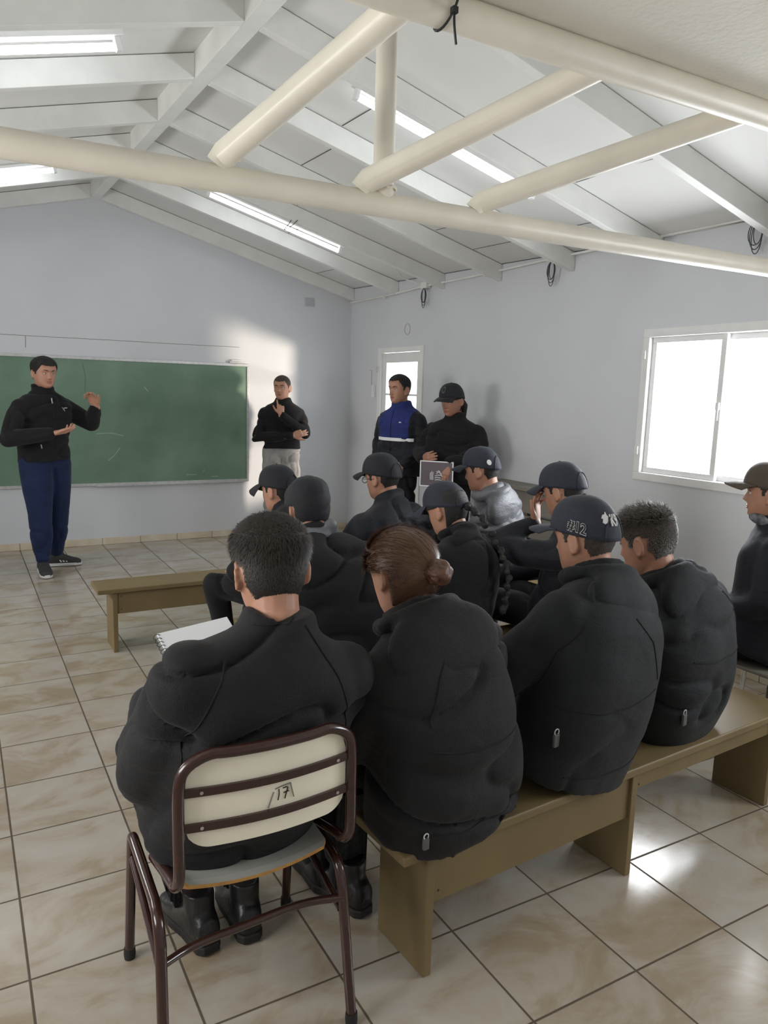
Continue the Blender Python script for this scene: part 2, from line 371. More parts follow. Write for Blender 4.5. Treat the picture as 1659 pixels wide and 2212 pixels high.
link_mesh('hinge', *merge(DB(w - 0.01, w + 0.03, 1.70, 1.76, -0.03, -0.015)), M_alu, de)
# skirting tiles
def skirting(name, axis):
    P = []
    if axis == 'x':
        x = XL
        xs = [XL] + [0.442 - 7 * 0.3525 + 0.3525 * k for k in range(2, 18)]
        xs = [q for q in xs if XL <= q < XR - 0.02] + [XR - 0.02]
        for a, b in zip(xs[:-1], xs[1:]): P.append(box(a + 0.002, b - 0.002, YB - 0.012, YB - 0.001, 0.001, 0.065))
    else:
        y = YF
        while y < YB - 0.02:
            b = min(y + 0.3505, YB - 0.013)
            if not (b > 5.87 and y < 6.75): P.append(box(XR - 0.012, XR - 0.001, y + 0.002, b - 0.002, 0.001, 0.065))
            y += 0.3505
    return merge(*P)
bevel(struct('baseboard_back', skirting('b', 'x'), M_beige_tile), 0.002)
bevel(struct('baseboard_right', skirting('b', 'y'), M_beige_tile), 0.002)

# ------------------------------------------------------------------ chalkboard and wall bits
cb = empty('chalkboard', (1.0, YB, 0.59), 'long green chalkboard with pale metal frame on the back wall', 'chalkboard')
bx0, bx1, bh = -1.6, 1.57, 1.13
o = link_mesh('writing_surface', *box(bx0, bx1, -0.016, -0.003, 0.0, bh), M_green, cb)
bevel(link_mesh('board_frame', *merge(box(bx0 - 0.02, bx1 + 0.02, -0.026, -0.002, bh, bh + 0.028), box(bx0 - 0.02, bx1 + 0.02, -0.026, -0.002, -0.028, 0), box(bx1, bx1 + 0.022, -0.026, -0.002, 0, bh), box(bx0 - 0.022, bx0, -0.026, -0.002, 0, bh)), M_alu, cb), 0.003)
link_mesh('chalk_tray', *box(0.1, bx1 - 0.06, -0.05, -0.026, -0.03, -0.02), M_alu, cb)
# chalk strokes and a hairline crack on the board
def stroke(s, y, w=0.003): return tube(smooth_path([(a, y, b) for a, b in s], 2), w, 5)
for s in ([[(0.22, 0.21), (0.27, 0.25), (0.33, 0.33)], [(0.12, 0.46), (0.26, 0.47), (0.36, 0.44)], [(0.95, 0.055), (1.05, 0.058)], [(1.2, 0.03), (1.27, 0.035)], [(0.56, 0.9), (0.6, 0.86)], [(1.12, 0.09), (1.13, 0.1)]]): link_mesh('chalk_mark', *stroke(s, -0.0155, 0.0022), M_chalk, cb)
link_mesh('crack', *stroke([(0.02, 1.1), (0.05, 0.95), (0.03, 0.86), (0.08, 0.78), (0.05, 0.7), (0.09, 0.55)], -0.0158, 0.0015), mat('crack_green', (0.05, 0.12, 0.07), 0.7), cb)
er = empty('board_eraser', (2.44, YB - 0.016, 1.7495), 'small pale eraser lying on top of the chalkboard frame', 'eraser')
bevel(link_mesh('felt_block', *box(-0.05, 0.05, -0.014, 0.014, 0, 0.018), M_alu, er), 0.002)
bevel(link_mesh('grip', *box(-0.03, 0.09, -0.01, 0.012, 0.019, 0.034), M_white, er), 0.004)
# hairline cracks in the plaster above the board
struct('trim_3', merge(tube(smooth_path([(-1.0, YB - 0.0005, 1.90), (0.0, YB - 0.0005, 1.905), (0.565, YB - 0.0005, 1.903), (1.3, YB - 0.0005, 1.907), (1.9, YB - 0.0005, 1.905), (2.5, YB - 0.0005, 1.91)], 2), 0.0022, 5), tube([(0.565, YB - 0.0005, 1.90), (0.562, YB - 0.0005, 1.80)], 0.0025, 5)), M_slat)
vt = empty('wall_vent', (3.252, YB, 2.407), 'small square grey vent cover high on the back wall', 'vent')
M_vent = mat('grey_cover', (0.48, 0.49, 0.51), 0.6)
bevel(link_mesh('cover', *box(-0.05, 0.05, -0.012, -0.001, -0.042, 0.042), M_vent, vt), 0.004)
link_mesh('grille', *merge(*[box(-0.038, 0.038, -0.015, -0.012, -0.03 + 0.014 * k, -0.024 + 0.014 * k) for k in range(5)]), M_vent, vt)
sw = empty('light_switch', (XR, 6.825, 1.515), 'white three-button light switch left of the door', 'switch')
bevel(link_mesh('plate', *box(-0.012, -0.001, -0.033, 0.033, -0.06, 0.06), M_white, sw), 0.003)
for k in (-1, 0, 1): bevel(link_mesh('rocker', *box(-0.017, -0.012, -0.016, 0.016, k * 0.032 - 0.012, k * 0.032 + 0.012), M_white, sw), 0.002)
link_mesh('cable_duct', *merge(tube([(-0.003, 0.05, 0.06), (-0.003, 0.05, 0.21), (-0.003, 0.09, 0.21)], 0.0018, 6)), M_slat, sw)
cr_ = tag(link_mesh('ring_mark', *tube([(XR - 0.001, 6.2 + 0.05 * math.cos(a), 2.10 + 0.05 * math.sin(a)) for a in [2 * PI * k / 30 for k in range(30)]], 0.0018, 5, closed=True), M_slat), 'faint round outline on the right wall above the door', 'ring outline')
# conduit under the rafter ends with junction boxes and hanging loops of wire
cd = bpy.data.objects.new('trim_4', None); COL.objects.link(cd); cd.location = (3.70, 7.3, 2.44); cd['kind'] = 'structure'; cd['label'] = 'thin painted cable conduit along the top of the right wall'
path = [(3.715, 7.34, 2.435), (3.715, 6.4, 2.44), (3.71, 5.9, 2.455), (3.715, 4.98, 2.457), (3.71, 4.2, 2.47), (3.715, 3.3, 2.47), (3.715, 1.6, 2.475)]
shade(link_mesh('pipe', *tube([Vector(p) - Vector((3.70, 7.3, 2.44)) for p in path], 0.009, 10), M_raft, cd))
for (y, z) in ((5.86, 2.46), (4.19, 2.475), (2.62, 2.475)):
    bevel(link_mesh('junction_box', *box(-0.012, 0.035, y - 7.3 - 0.05, y - 7.3 + 0.05, z - 2.44 - 0.028, z - 2.44 + 0.028), M_raft, cd), 0.005)
for (y, z) in ((6.6, 2.44), (4.98, 2.46)):
    link_mesh('clamp', *tube([(0.012, y - 7.3 - 0.014, z - 2.44 - 0.013), (0.012, y - 7.3 + 0.014, z - 2.44 - 0.013)], 0.014, 8), M_raft, cd)
shade(link_mesh('flexible_cable', *tube(smooth_path([(2.96 - 3.7, 5.99 - 7.3, 2.75 - 2.44), (3.2 - 3.7, 5.93 - 7.3, 2.66 - 2.44), (3.35 - 3.7, 5.95 - 7.3, 2.635 - 2.44), (3.45 - 3.7, 5.9 - 7.3, 2.56 - 2.44), (3.55 - 3.7, 6.0 - 7.3, 2.52 - 2.44), (0.0, 5.9 - 7.3, 0.03)], 3), 0.006, 8), M_raft, cd))
for (y, z, lb) in ((5.86, 2.43, 'coil of dark wire hanging below the conduit box nearest the door'), (4.19, 2.445, 'coil of dark wire hanging below the conduit box behind the truss tube'), (2.62, 2.445, 'coil of dark wire hanging below the conduit box above the window')):
    P = []
    for k in range(4):
        w_ = 0.024 + 0.006 * k; h_ = 0.06 + 0.012 * ((k * 2) % 3)
        P.append(tube([(3.70 + 0.005 * k - 0.012, y + 0.008 * (k - 1.5) + w_ * math.cos(a), z - h_ / 1.0 + h_ * math.sin(a)) for a in [2 * PI * j / 22 for j in range(22)]], 0.0028, 6, closed=True))
    tag(link_mesh('wire_coil', *merge(*P), M_wire), lb, 'wire', 'wire coils along the right wall')
# two small loops of wire dangling from the roof
tag(link_mesh('dangling_wire', *tube(smooth_path([(2.32, 5.6, 2.80), (2.28, 5.59, 2.74), (2.24, 5.59, 2.70), (2.30, 5.59, 2.73), (2.36, 5.59, 2.79)], 3), 0.003, 6), M_wire), 'thin loop of wire dangling from a rafter above the far tube lamp', 'wire')
# slatted bench stacked against the wall
sb = empty('slatted_bench', (3.56, 4.20, 0), 'low grey wooden slatted bench back against the right wall', 'bench')
bevel(link_mesh('top_board', *box(-0.03, 0.18, -0.45, 0.45, 0.83, 0.86), M_slat, sb), 0.004)
for k in range(4):
    bevel(link_mesh('board', *box(0.02, 0.05, -0.44, 0.44, 0.14 + 0.175 * k, 0.295 + 0.175 * k), M_slat, sb), 0.004)
for y in (-0.42, 0.0, 0.37): bevel(link_mesh('leg', *box(0.055, 0.10, y, y + 0.05, 0, 0.83), M_slat, sb), 0.003)

# ------------------------------------------------------------------ benches
def bench(loc, rz, length, legs, label, aprons, hgt=0.375, m=M_wood, dep=0.228):
    e = empty('wooden_bench', loc, label, 'bench', 'olive painted wooden benches', rz)
    bevel(link_mesh('seat', *box(-0.095, length, -dep / 2 - 0.012, dep / 2 + 0.0, hgt - 0.028, hgt), m, e), 0.006, 3)
    for u in legs: bevel(link_mesh('leg', *box(u - 0.013, u + 0.013, -dep / 2, dep / 2 - 0.012, 0, hgt - 0.028), m, e), 0.003)
    for (a, b, h) in aprons:
        o = bevel(link_mesh('apron', *box(a + 0.013, b - 0.013, -dep / 2 + 0.012, -dep / 2 + 0.03, hgt - 0.028 - h, hgt - 0.028), m, e), 0.002)
        for q in (0.2, 0.8): link_mesh('screw', *tube([(a + 0.035, -dep / 2 + 0.0115, hgt - 0.028 - h * q), (a + 0.035, -dep / 2 + 0.0135, hgt - 0.028 - h * q)], 0.0035, 10), M_dark, o)
    return e
RZ = math.radians(4.1)
bench((0.985, 1.552, 0), RZ, 1.70, (0, 0.80, 1.60), 'long olive painted bench in front, three people sitting on it', ((0, 0.80, 0.15), (0.80, 1.60, 0.062)))
bench((0.725, 4.39, 0), 0.0, 2.0, (0, 0.95, 1.9), 'empty olive bench beyond the audience with a bare left end', ((0, 0.95, 0.125), (0.95, 1.9, 0.125)))
bench((1.05, 2.62, 0), RZ, 2.0, (0, 0.95, 1.9), 'bench under the second row, between the front bench and the third row', ((0, 0.95, 0.13), (0.95, 1.9, 0.13)))
bench((1.25, 3.36, 0), RZ, 2.0, (0, 0.95, 1.9), 'bench under the third row, hidden by the people sitting on it', ((0, 0.95, 0.13), (0.95, 1.9, 0.13)))

# ------------------------------------------------------------------ school chair in front
ch = empty('school_chair', (0.55, 1.62, 0), 'brown steel tube school chair with cream back marked 17', 'chair')
CX, CY = 0.55, 1.62
def c_(pts): return [(x - CX, y - CY, z) for x, y, z in pts]
for (x, xf, nm) in ((0.318, 0.327, 0), (0.745, 0.77, 1)):
    xr = 0.31 if nm == 0 else 0.752
    fr = link_mesh('side_frame', *tube(c_(smooth_path([(x + 0.005, 1.52, 0.385), (x, 1.47, 0.38), (x, 1.45, 0.33)], 3) + [Vector((xr, 1.40, 0.02))]), 0.0125, 14), M_brown, ch)
    shade(fr)
    lg = link_mesh('leg', *tube(c_([Vector((xf, 1.86, 0.02)), Vector((x + 0.01, 1.80, 0.36))] + smooth_path([(x + 0.01, 1.80, 0.36), (x + 0.01, 1.79, 0.395), (x + 0.008, 1.74, 0.397), (x + 0.005, 1.52, 0.385)], 3)[1:]), 0.0125, 14), M_brown, ch); shade(lg)
    shade(link_mesh('side_brace', *tube(c_([(x + 0.01, 1.79, 0.33), (x, 1.455, 0.27)]), 0.009, 10), M_brown, ch))
    for (a, b) in ((xf, 1.86), (xr, 1.40)):
        shade(link_mesh('rubber_foot', *tube(c_([(a, b, 0.0), (a, b, 0.012), (a, b, 0.03)]), [0.014, 0.0155, 0.0145], 14), M_rubber, ch))
cy = lambda x, y0=1.425: y0 - 0.028 * math.cos((x - 0.55) / 0.21 * PI / 2)
x0, x1 = 0.352, 0.748
def xb(t): return x0 + (x1 - x0) * t
arc = [(x0, 1.50, 0.448), (x0, 1.455, 0.452), (x0, 1.425, 0.485), (x0, 1.42, 0.52)]
up = [(x0, cy(x0), 0.60), (x0, cy(x0), 0.695), (x0 + 0.010, cy(x0 + .01), 0.738), (x0 + 0.06, cy(x0 + .06), 0.765)]
top = [(xb(t), cy(xb(t)), 0.762) for t in (0.25, 0.4, 0.5, 0.6, 0.75)]
def mirx(p): return (x0 + x1 - p[0], p[1], p[2])
pth = [(x0, 1.66, 0.405)] + arc + up + top + [mirx(p) for p in reversed(up)] + [mirx(p) for p in reversed(arc)] + [(x1, 1.66, 0.405)]
shade(link_mesh('back_frame', *tube(c_(smooth_path(pth, 2)), 0.0125, 14), M_brown, ch))
def back_slat(z0, z1, rad, ins, m=M_cream, y0=1.432, t=0.008, inset=0.012):
    # rounded curved panel
    xs = [x0 + inset + (x1 - x0 - 2 * inset) * k / 40 for k in range(41)]; V = []; F = []
    for x in xs:
        d = min(x - xs[0], xs[-1] - x); cut = 0
        if d < rad: cut = rad - math.sqrt(max(0, rad * rad - (rad - d) ** 2))
        lo = z0 + (cut if ins & 1 else 0); hi = z1 - (cut if ins & 2 else 0)
        y = cy(x, y0)
        V += [(x - CX, y - CY, lo), (x - CX, y - CY, hi), (x - CX, y + t - CY, hi), (x - CX, y + t - CY, lo)]
    for i in range(40):
        for k in range(4):
            k2 = (k + 1) % 4; F.append((4 * i + k, 4 * i + k2, 4 * i + 4 + k2, 4 * i + 4 + k))
    F += [(3, 2, 1, 0), (160, 161, 162, 163)]
    return V, F
bevel(link_mesh('backrest', *back_slat(0.552, 0.750, 0.055, 3), M_cream, ch), 0.0015)
for z in (0.672, 0.594):
    o = link_mesh('back_bar', *back_slat(z, z + 0.018, 0.0, 0, M_brown, 1.424, 0.007, 0.004), M_brown, ch)
    for x in (x0 + 0.045, x1 - 0.04):
        link_mesh('rivet', *tube([(x - CX, cy(x, 1.424) - CY - 0.003, z + 0.009), (x - CX, cy(x, 1.424) - CY + 0.001, z + 0.009)], 0.004, 10), M_chrome, o)
# plywood seat, slightly dished, rear edge bowed down
def seat_panel():
    V = []; F = []; n = 20
    for j, (y, dz) in enumerate(((1.485, -0.010), (1.50, -0.004), (1.56, 0.0), (1.66, -0.002), (1.74, 0.002), (1.80, 0.008), (1.82, 0.0))):
        for i in range(n + 1):
            s = i / n * 2 - 1; x = 0.55 + 0.172 * s * (1 - 0.06 * (y < 1.5)); z = 0.425 + dz + 0.014 * s * s
            V.append((x - CX, y - CY - 0.012 * (1 - s * s) * (y < 1.51), z))
    for j in range(6):
        for i in range(n):
            a = j * (n + 1) + i; F.append((a, a + 1, a + n + 2, a + n + 1))
    return V, F
o = link_mesh('seat', *seat_panel(), M_grey_lam, ch); sd = o.modifiers.new('thick', 'SOLIDIFY'); sd.thickness = 0.0125; sd.offset = -1
o.data.materials.append(M_ply); sd.material_offset_rim = 1
shade(link_mesh('stretcher', *tube(c_(smooth_path([(0.316, 1.45, 0.285), (0.40, 1.50, 0.270), (0.53, 1.50, 0.275), (0.66, 1.50, 0.285), (0.748, 1.44, 0.31)], 3)), 0.0095, 12), M_brown, ch))
# hand-written number on the backrest
yb = cy(0.575, 1.432) - 0.0012
def pen(segs, w): return merge(*[tube(smooth_path([(0.572 + a - CX, yb - CY, 0.640 + b) for a, b in s], 2), w, 6) for s in segs])
link_mesh('written_number', *pen([[(-0.009, 0.012), (-0.008, 0.0), (-0.011, -0.013)], [(0.000, 0.012), (0.013, 0.014), (0.009, 0.002), (0.005, -0.013)], [(0.002, 0.001), (0.014, 0.003)]], 0.0012), M_black, ch)
link_mesh('grey_mark', *pen([[(-0.021, 0.008), (-0.028, -0.012), (-0.033, -0.026)], [(-0.018, 0.014), (0.0, 0.018), (0.018, 0.020)], [(0.018, 0.020), (0.022, 0.0), (0.026, -0.014)]], 0.0014), M_slat, ch)

# =================================================================== people
M_skin = mat('skin', (0.46, 0.235, 0.155), 0.5, var=0.06, vscale=30, bump=0.05, bscale=220, sss=0.12)
M_skin_d = mat('skin_tan', (0.37, 0.18, 0.115), 0.5, var=0.06, vscale=30, bump=0.05, bscale=220, sss=0.12)
M_hair = mat('black_hair', (0.012, 0.010, 0.009), 0.6, var=0.3, vscale=60, bump=0.4, bscale=260)
M_hair_f = mat('faded_short_hair', (0.055, 0.040, 0.032), 0.6, var=0.3, vscale=90, bump=0.5, bscale=400)
M_hair_b = mat('brown_hair', (0.12, 0.056, 0.033), 0.36, var=0.35, vscale=45, bump=0.35, bscale=200)
M_hair_s = mat('hair_strands', (0.030, 0.023, 0.019), 0.6)
M_hair_sg = mat('grey_tipped_strands', (0.15, 0.135, 0.12), 0.45)
M_hair_bs = mat('brown_strands', (0.20, 0.11, 0.065), 0.35)
M_hair_g = mat('greying_hair', (0.015, 0.012, 0.010), 0.7, var=0.3, vscale=60, bump=0.4, bscale=260)
def fabric(name, col, rough=0.85, sheen=0.25, bump=0.25, bs=260):
    m = mat(name, col, rough, var=0.12, vscale=9, bump=bump, bscale=bs, sheen=sheen * 0.25, spec=0.25); t = m.node_tree
    fine = [n for n in t.nodes if n.type == 'BUMP'][0]; tc = [n for n in t.nodes if n.type == 'TEX_COORD'][0]
    mp = nd(t, 'ShaderNodeMapping'); mp.inputs['Scale'].default_value = (7, 7, 15); mp.inputs['Rotation'].default_value = (0.2, 0.5, 0)
    n = nd(t, 'ShaderNodeTexNoise'); n.inputs['Scale'].default_value = 1.0; n.inputs['Detail'].default_value = 5; n.inputs['Distortion'].default_value = 0.5; n.inputs['Roughness'].default_value = 0.45
    b2 = nd(t, 'ShaderNodeBump'); b2.inputs['Strength'].default_value = 0.5; b2.inputs['Distance'].default_value = 0.02
    t.links.new(tc.outputs['Object'], mp.inputs[0]); t.links.new(mp.outputs[0], n.inputs['Vector']); t.links.new(n.outputs['Fac'], b2.inputs['Height']); t.links.new(b2.outputs[0], fine.inputs['Normal'])
    return m
M_blk = fabric('black_fleece', (0.0095, 0.0095, 0.011))
M_coat = fabric('black_parka', (0.0115, 0.0115, 0.0125), 0.75)
M_coat2 = fabric('charcoal_parka', (0.0125, 0.0145, 0.0165), 0.75)
M_navyc = fabric('navy_coat', (0.012, 0.0135, 0.020), 0.6)
M_shiny = fabric('grey_shell_jacket', (0.15, 0.155, 0.17), 0.34, 0.1)
M_blue = fabric('blue_jacket_cloth', (0.020, 0.032, 0.16), 0.7)
M_pant_n = fabric('navy_sweatpants', (0.010, 0.020, 0.065), 0.8)
M_pant_g = fabric('grey_sweatpants', (0.32, 0.31, 0.30), 0.85)
M_pant_b = fabric('black_trousers', (0.011, 0.011, 0.013))
M_cap = fabric('black_cap_cotton', (0.018, 0.019, 0.023), 0.7)
M_cap_n = fabric('navy_cap_cotton', (0.030, 0.034, 0.048), 0.7)
M_cap_br = fabric('brown_cap_cotton', (0.085, 0.068, 0.050), 0.7)
M_boot = mat('black_leather', (0.012, 0.012, 0.013), 0.35, bump=0.2, bscale=60)
M_sole = mat('white_sole', (0.6, 0.6, 0.58), 0.6)
M_badge = mat('pale_thread', (0.62, 0.62, 0.62), 0.7)
M_gait = mat('patterned_gaiter', (0.06, 0.065, 0.08), 0.8, col2=(0.3, 0.3, 0.32), vscale=28, detail=1)
M_eye = mat('eye_white', (0.55, 0.5, 0.47), 0.3)
M_iris = mat('dark_iris', (0.015, 0.01, 0.008), 0.2)
M_lip = mat('lip', (0.36, 0.13, 0.10), 0.45)
M_brow = mat('eyebrow', (0.03, 0.02, 0.016), 0.8)
M_refl = mat('reflective_tape', (0.85, 0.86, 0.88), 0.3)
M_frame_in = mat('mauve_print', (0.12, 0.095, 0.11), 0.35)

# ---- vectorised value noise
_rs = np.random.RandomState(3); _LAT = _rs.rand(32, 32, 32)
def vnoise(p):
    p = np.asarray(p) + 64.0; i = np.floor(p).astype(int); f = p - i; f = f * f * (3 - 2 * f); out = 0
    for dx in (0, 1):
        for dy in (0, 1):
            for dz in (0, 1):
                w = (f[:, 0] if dx else 1 - f[:, 0]) * (f[:, 1] if dy else 1 - f[:, 1]) * (f[:, 2] if dz else 1 - f[:, 2])
                out = out + w * _LAT[(i[:, 0] + dx) % 32, (i[:, 1] + dy) % 32, (i[:, 2] + dz) % 32]
    return out
def folds(V, N, amp, seed, axis_scale=(5, 5, 11), warp=0.5):
    """sharp-creased cloth folds: displacement along the normal"""
    q = V + seed * 3.7
    w = np.stack([vnoise(q * 3 + k * 9.1) for k in range(3)], 1) - 0.5
    a = vnoise(q * np.array(axis_scale) + w * warp * 4)
    r = 1 - np.abs(2 * a - 1)                       # ridge near a=.5
    big = vnoise(q * 3.0 + 5) - 0.5
    mask = np.clip(vnoise(q * 2.3 + 17) * 2 - 0.5, 0, 1)
    d = -amp * (r ** 6) * mask * 2.4 + amp * 0.5 * big + 0.25 * amp * (vnoise(q * np.array(axis_scale) * 1.9 + 3) - 0.5)
    return V + N * d[:, None]

# ---- closed primitives
def ball(c, rx, ry=None, rz=None, rot=None, n=14, m=9):
    ry = ry or rx; rz = rz or rx; V = []; F = []; c = Vector(c)
    R3 = rot if rot else Matrix.Identity(3)
    for j in range(1, m):
        th = PI * j / m
        for i in range(n):
            a = 2 * PI * i / n; V.append(c + R3 @ Vector((rx * math.sin(th) * math.cos(a), ry * math.sin(th) * math.sin(a), rz * math.cos(th))))
    t = len(V); V += [c + R3 @ Vector((0, 0, rz)), c + R3 @ Vector((0, 0, -rz))]
    for j in range(m - 2):
        for i in range(n): F.append((j * n + i, (j + 1) * n + i, (j + 1) * n + (i + 1) % n, j * n + (i + 1) % n))
    for i in range(n): F.append((t, i, (i + 1) % n)); F.append((t + 1, (m - 2) * n + (i + 1) % n, (m - 2) * n + i))
    return V, F
def limb(pts, flat=None):
    """tapered round limb through [(point, radius), ...]"""
    out = []
    for (p, r) in pts: out.append(ball(p, r))
    for (p, r), (q, s) in zip(pts[:-1], pts[1:]):
        if (Vector(p) - Vector(q)).length > 1e-4: out.append(tube([p, q], [r, s], 14))
    return merge(*out)
def loft(secs, n=28, cap=True):
    """secs: (center, right vec, fwd vec, half width, half depth, exponent)"""
    V = []; F = []
    for c, rx, fy, a, b, e in secs:
        c = Vector(c)
        for k in range(n):
            t = 2 * PI * k / n; ct, st = math.cos(t), math.sin(t)
            V.append(c + rx * (a * math.copysign(abs(ct) ** (2 / e), ct)) + fy * (b * math.copysign(abs(st) ** (2 / e), st)))
    for j in range(len(secs) - 1):
        for k in range(n): F.append((j * n + k, j * n + (k + 1) % n, (j + 1) * n + (k + 1) % n, (j + 1) * n + k))
    F.append(tuple(range(n - 1, -1, -1))); F.append(tuple((len(secs) - 1) * n + k for k in range(n)))
    return V, F

def blob(name, prims, m, parent, voxel=0.012, smooth=6, amp=0.0, seed=1, axis_scale=(5, 5, 11), post=None):
    V, F = merge(*prims)
    me = bpy.data.meshes.new(name); me.from_pydata([tuple(v) for v in V], [], F)
    bm = bmesh.new(); bm.from_mesh(me); bmesh.ops.recalc_face_normals(bm, faces=bm.faces[:]); bm.to_mesh(me); bm.free()
    o = bpy.data.objects.new(name, me); COL.objects.link(o)
    r = o.modifiers.new('r', 'REMESH'); r.mode = 'VOXEL'; r.voxel_size = voxel; r.adaptivity = 0
    if smooth: s = o.modifiers.new('s', 'SMOOTH'); s.factor = 0.5; s.iterations = smooth
    dg = bpy.context.evaluated_depsgraph_get(); dg.update()
    nm = bpy.data.meshes.new_from_object(o.evaluated_get(dg))
    o.modifiers.clear(); o.data = nm; bpy.data.meshes.remove(me); nm.name = name
    if amp or post:
        n = len(nm.vertices); P = np.empty(n * 3); nm.vertices.foreach_get('co', P); P = P.reshape(-1, 3)
        if amp:
            N = np.empty(n * 3); nm.vertex_normals.foreach_get('vector', N); N = N.reshape(-1, 3)
            P = folds(P, N, amp, seed, axis_scale)
        if post: P = post(P)
        nm.vertices.foreach_set('co', P.ravel()); nm.update()
    nm.polygons.foreach_set('use_smooth', [True] * len(nm.polygons))
    nm.materials.clear(); nm.materials.append(m); o.parent = parent
    return o

# ---- head (local: +y face, +z up, origin between the ears)
ZL = np.array([-.118, -.112, -.10, -.085, -.07, -.055, -.04, -.02, 0, .02, .04, .06, .08, .095, .107, .115, .120])
FR = np.array([.030, .060, .074, .079, .080, .081, .082, .085, .088, .094, .095, .091, .080, .066, .048, .028, .004])
BK = np.array([.010, .022, .035, .045, .055, .066, .078, .090, .098, .102, .101, .096, .084, .068, .049, .028, .004])
WD = np.array([.018, .030, .043, .054, .060, .064, .067, .071, .074, .076, .0765, .074, .066, .055, .041, .024, .003])
def gz(z, T): return float(np.interp(z, ZL, T))
def head_pt(phi, z, off=0.0, face=True, fat=1.0):
    """phi 0 = forward, +pi/2 = left side (-x)"""
    c, s = math.cos(phi), math.sin(phi); f, b, w = gz(z, FR), gz(z, BK), gz(z, WD) * fat
    e = 2 / 2.25
    x = -math.copysign(abs(s) ** e, s) * (w + off); y = math.copysign(abs(c) ** e, c) * ((f if c > 0 else b) + off)
    if face and c > 0:
        g = lambda u, v, su, sv: math.exp(-((x - u) / su) ** 2 - ((z - v) / sv) ** 2)
        ax = abs(x)
        t = (0.004 - z) / 0.040
        if 0 < t < 1.35:
            amp = 0.024 * (t if t < 1 else max(0, 1 - (t - 1) / 0.35)) + 0.002
            y += amp * math.exp(-(x / (0.007 + 0.007 * min(t, 1))) ** 2)
        y -= 0.011 * math.exp(-((ax - 0.031) / 0.015) ** 2 - ((z - 0.0) / 0.013) ** 2)
        y += 0.004 * g(0, 0.022, 0.035, 0.009) + 0.003 * math.exp(-((ax - .036) / .018) ** 2 - ((z + .035) / .018) ** 2)
        y += 0.006 * g(0, -0.060, 0.022, 0.006) + 0.006 * g(0, -0.071, 0.018, 0.006) - 0.004 * g(0, -0.0655, 0.022, 0.003) + 0.006 * g(0, -0.098, 0.02, 0.012) - 0.003 * g(0, -0.083, 0.02, 0.006)
    return Vector((x, y, z))
def head_grid(zs, phis, off=0.0, fat=1.0):
    return [[head_pt(p, z, off, fat=fat) for p in phis] for z in zs]
def head_mesh(M, n=72, fat=1.0):
    zs = [-.118 + .238 * k / 70 for k in range(71)]; V = []; F = []
    ph = [2 * PI * k / n for k in range(n)]
    # denser sampling at the front
    ph = [p - 0.35 * math.sin(p) for p in ph]
    for z in zs:
        for p in ph: V.append(M @ head_pt(p, z, fat=fat))
    for j in range(70):
        for k in range(n): F.append((j * n + k, j * n + (k + 1) % n, (j + 1) * n + (k + 1) % n, (j + 1) * n + k))
    F.append(tuple(range(n - 1, -1, -1))); F.append(tuple(70 * n + k for k in range(n)))
    return V, F
def ear_prims(M):
    out = []
    for s in (-1, 1):
        R3 = M.to_3x3() @ Matrix.Rotation(s * 0.35, 3, 'Z') @ Matrix.Rotation(-0.2, 3, 'X')
        out.append(ball(M @ Vector((s * 0.078, -0.012, -0.008)), 0.007, 0.019, 0.031, R3, 16, 12))
        out.append(ball(M @ Vector((s * 0.076, -0.003, -0.034)), 0.007, 0.010, 0.010, R3))
        # rim
        ring = [M @ (Vector((s * 0.078, -0.012, -0.006)) + Matrix.Rotation(s * 0.35, 3, 'Z') @ Vector((s * 0.005, 0.018 * math.cos(a), 0.029 * math.sin(a)))) for a in [2 * PI * k / 20 for k in range(20)]]
        out.append(tube(ring, 0.0042, 8, closed=True))
    return out
def hand(w, d, nrm, side, curl=(0.3, 0.3, 0.35, 0.4), thumb=0.5, sc=1.0, spread=0.06, tdir=None):
    """w wrist, d finger direction, nrm palm normal (the side fingers curl to); side=+1 thumb towards d x nrm"""
    w = Vector(w); d = Vector(d).normalized(); nrm = Vector(nrm); nrm = (nrm - d * nrm.dot(d)).normalized(); x = d.cross(nrm) * side
    out = []; PL = 0.092 * sc
    out.append(loft([(w + d * t * PL, x, nrm, a * sc, b * sc, 2.6) for t, a, b in ((-0.25, .024, .019), (0.1, .029, .018), (0.45, .038, .016), (0.8, .041, .0135), (1.0, .039, .011))], 20))
    lens = (0.070, 0.078, 0.072, 0.056); rad = (.0092, .0095, .009, .0078)
    for i in range(4):
        u = (0.030 - 0.0195 * i) * sc; base = w + d * (PL * (0.97, 1.0, 0.98, 0.9)[i]) + x * u
        a = spread * (1.5 - i); dd = (d + x * a).normalized(); c = curl[i]; p = base - dd * 0.012; pts = [(p, rad[i] * sc * 1.05)]; nn = nrm
        for seg, fr in ((0, 0.46), (1, 0.30), (2, 0.24)):
            ang = c * (0.8, 1.0, 0.7)[seg]
            dd2 = dd * math.cos(ang) + nn * math.sin(ang); nn = nn * math.cos(ang) - dd * math.sin(ang); dd = dd2
            p = p + dd * lens[i] * sc * fr * (1.12 if seg == 0 else 1.0); pts.append((p, rad[i] * sc * (0.97, 0.9, 0.8)[seg]))
        out.append(limb(pts))
    td = tdir if tdir else (x * 0.75 + d * 0.75 + nrm * thumb)
    td = Vector(td).normalized(); p0 = w + d * 0.022 * sc + x * 0.022 * sc; p1 = p0 + td * 0.040 * sc; p2 = p1 + (td * 0.8 + d * 0.5).normalized() * 0.030 * sc; p3 = p2 + (td * 0.6 + d * 0.7).normalized() * 0.022 * sc
    out.append(limb([(p0, .0155 * sc), (p1, .0115 * sc), (p2, .0098 * sc), (p3, .0082 * sc)]))
    return out
